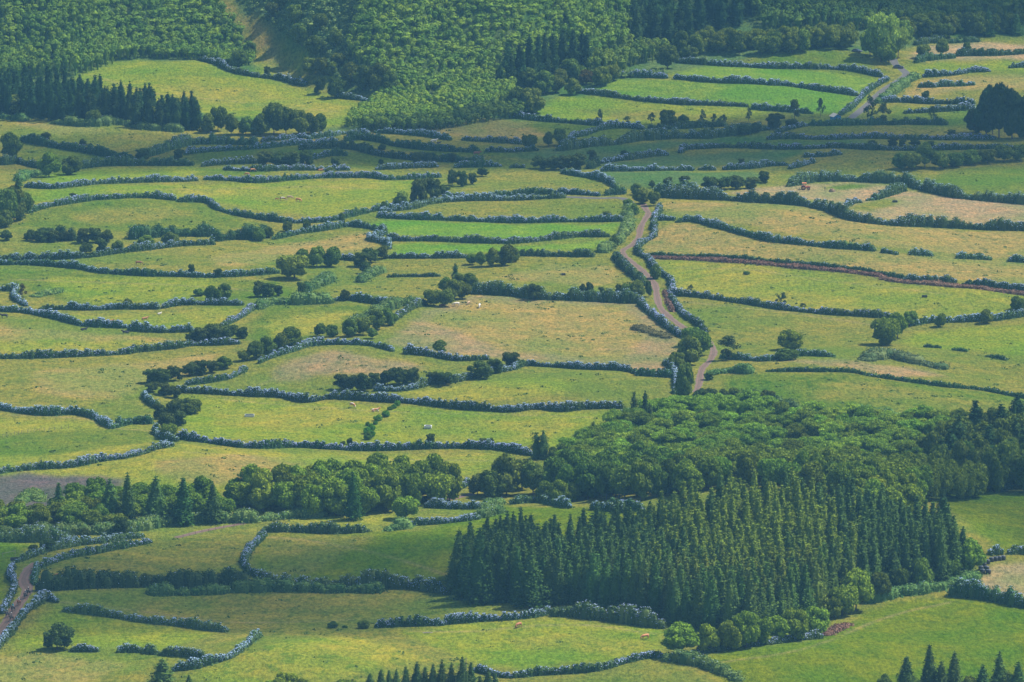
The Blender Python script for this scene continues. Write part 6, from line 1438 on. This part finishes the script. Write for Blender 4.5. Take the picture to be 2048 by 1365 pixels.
o = MB(); o.tube([(-1.8, 0, .9), (1.7, .8, 1.6)], [.06, .05], 6); o.tube([(-1.8, 0, -.1), (-1.8, 0, 1.0)], [.06, .05], 6); o.tube([(1.7, .8, -.1), (1.7, .8, 1.7)], [.06, .05], 6)
tag(o.build("wooden_rail", [M_BARKPALE], loc=at(18, 1114)), "pale wooden rail behind the long dark manger", "rail")
o = MB(); o.tube([(-1.4, 0, .13), (-.3, .1, .15), (.6, .05, .14), (1.3, .2, .1)], [.13, .14, .12, .07], 8); o.tube([(.4, .05, .2), (.7, -.3, .35)], [.05, .03], 4)
tag(o.build("fallen_log", [M_BARKPALE], loc=at(856, 1267)), "pale log lying in the left of the bright lower field", "log")
# silage bales wrapped in black plastic
M_PLASTIC = flat("black_bale_wrap", (.022, .024, .026), .28, var=.3, scale=5)
bm_ = MB(); k_ = 16; pr = [(0, .02), (.70, .0), (.74, .08), (.75, .55), (.74, 1.08), (.66, 1.18), (.3, 1.21), (0, 1.20)]
bm_.add([(r_ * math.cos(2 * PI * j / k_) * (1 + .02 * math.sin(5 * j)), r_ * math.sin(2 * PI * j / k_), z_) for r_, z_ in pr for j in range(k_)],
        [[i * k_ + j, i * k_ + (j + 1) % k_, (i + 1) * k_ + (j + 1) % k_, (i + 1) * k_ + j] for i in range(len(pr) - 1) for j in range(k_)])
BALE = bm_.mesh("silage_bale", [M_PLASTIC], True)
BL = [(1965,1147,"front left"), (1976.5,1148,"front right"), (1962,1140.5,"second row left"), (1973,1141,"second row right"), (1968,1134,"third row"), (1975,1128,"bend"), (1983,1123.5,"fourth from the far right end"), (1991,1122,"third from the far right end"), (1998.5,1121,"second from the far right end"), (2006,1120,"farthest right")]
for x, y, l in BL:
    o = obj("silage_bale", BALE, loc=at(x, y)); o.rotation_euler[2] = random.uniform(0, 6)
    tag(o, f"black plastic wrapped bale, {l}, beside the tan corner field", "bale", "black bales beside the tan corner field")
# fences
def fence(pts, n, label, hh=1.15):
    p = np.array(pts, float); t = np.linspace(0, 1, n)
    g = ground(np.interp(t, np.linspace(0, 1, len(p)), p[:, 0]), np.interp(t, np.linspace(0, 1, len(p)), p[:, 1]))
    T = empty("wire_fence", tuple(float(v) for v in g[0])); tag(T, label, "fence")
    for q in g:
        q = q - g[0]; mb = MB(); l1, l2 = random.uniform(-.16, .16), random.uniform(-.12, .12)
        mb.tube([q - [0, 0, .2], q + [l1, l2, hh * random.uniform(.9, 1.12)]], [.07, .055], 6); mb.build("post", [M_WOOD], T)
    mb = MB()
    for zz in (.45, .75, 1.0): mb.tube([q - g[0] + [0, 0, zz] for q in g], [.008] * n, 4)
    mb.build("wire", [M_IRON], T)
fence([(5,876),(27,872),(45,868),(78,864),(102,862),(137,858)], 14, "old leaning post and wire fence crossing the lower left fields")
fence([(366,1076),(400,1068),(435,1061),(487,1052)], 9, "post and wire fence along the brown path below the wood")
for x, y, l in [(1709,742,"lone post on the thin winding hedge, left one"),(1641,744,"thin post at the start of the winding hedge"),(288,902,"gate post in the gap of the lower left hedge")]:
    mb = MB(); mb.tube([(0, 0, -.2), (.05, 0, 1.5)], [.07, .06], 6); tag(mb.build("fence_post", [M_WOOD], loc=at(x, y)), l, "post")
T = empty("wooden_pole", at(932, 1342)); tag(T, "grey wooden pole by the hedge at the bottom centre", "pole")
mb = MB(); mb.tube([(0, 0, -.3), (0, 0, 1.8), (.03, 0, 3.5)], [.13, .12, .10], 8); mb.build("shaft", [M_WOOD], T)
mb = MB(); mb.tube([(-.7, 0, .2), (-.05, 0, 2.4)], [.05, .04], 6); mb.build("brace", [M_WOOD], T)
T = empty("dead_tree", at(913, 1184)); tag(T, "bleached bare dead trunk at the plantation's left corner", "dead tree")
mb = MB(); mb.tube([(0, 0, -.2), (-.1, 0, 4), (-.3, 0, 7), (-.6, 0, 9.8)], [.24, .18, .12, .04], 8); mb.build("trunk", [M_BARKPALE], T)
mb = MB()
for i in range(13):
    z = 1.5 + i * .5; a = PI + random.uniform(-1.2, 1.2) if i % 4 else random.uniform(-.5, .5); L = 1.9 - i * .1
    mb.tube([(-.1, 0, z), (-.1 + math.cos(a) * L * .6, math.sin(a) * L * .6, z + .05), (-.1 + math.cos(a) * L, math.sin(a) * L, z - .35)], [.05, .035, .015], 4)
mb.build("branches", [M_BARKPALE], T)
# roundish bushes left of the clipped hedge
for (x, y, h_, w_), l in [((665,1256,14,22), "small round bush left of the two by the clipped hedge"), ((690,1256,6,12), "tiny bush between two round ones above the olive knoll"), ((727,1257,17,26), "round blue topped bush at the clipped hedge's left end")]:
    p = ground(x, y)[0]; s = scale_at(p); plant("bush", p, h_ / s, w_ / s, l, None, (.8, .95, 1.0))
# dead, thin topped pines
# ------------------------------------------------------------------ the air: one even haze over the whole valley
mb = MB(); zlo = float(ZZ.min()) - 1.0
mb.box((0, 3270, (zlo + 446) / 2), (13400, 6700, 446 - zlo))
m, t, out = mat("haze_air")
pv = nd(t, "ShaderNodeVolumePrincipled"); pv.inputs["Density"].default_value = HAZE_DENSITY; pv.inputs["Color"].default_value = (*HAZE_COLOR, 1)
pv.inputs["Anisotropy"].default_value = 0.0
t.links.new(pv.outputs[0], out.inputs["Volume"])
o = mb.build("haze", [m]); tag(o, "thin blue summer haze over the valley", "haze", kind="stuff")
# ------------------------------------------------------------------ the clouds whose shadows lie over parts of the valley
m, t, out = mat("cloud_vapour")
pv = nd(t, "ShaderNodeVolumePrincipled"); pv.inputs["Density"].default_value = .022; pv.inputs["Color"].default_value = (.97, .97, .97, 1)
t.links.new(pv.outputs[0], out.inputs["Volume"])
SD = np.array([math.sin(SUN_AZ) * math.cos(SUN_EL), math.cos(SUN_AZ) * math.cos(SUN_EL), math.sin(SUN_EL)])
def cloud(cx, cy, rx, ry, rz_, seed, alt=1150.0):
    g = np.random.default_rng(seed)
    c = ground(cx, cy)[0]; c = c + SD * (alt / SD[2])
    k, rows = 48, 24; V = []
    ph = g.uniform(0, 6.28, 8)
    for i in range(rows):
        th = PI * (i + .02) / (rows - 1 + .04)
        for j in range(k):
            a = 2 * PI * j / k
            q = 1 + .16 * math.sin(3 * a + ph[0]) + .10 * math.sin(5 * a + ph[1] + 2 * th) + .07 * math.sin(9 * a + ph[2]) * math.sin(th) + .06 * math.sin(7 * th + ph[3])
            V.append((rx * q * math.sin(th) * math.cos(a), ry * q * math.sin(th) * math.sin(a), rz_ * q * math.cos(th)))
    F = [[i * k + j, (i + 1) * k + j, (i + 1) * k + (j + 1) % k, i * k + (j + 1) % k] for i in range(rows - 1) for j in range(k)]
    for base, fl in ((0, 1), ((rows - 1) * k, 0)):
        for j in range(1, k // 2): F.append([base + (j - 1) % k, base + j, base + k - 1 - j, base + (k - j) % k])
    o = obj("cloud", quads("cloud", V, F, m), loc=tuple(c)); tag(o, kind="structure")
for a in CLOUDS: cloud(*a)
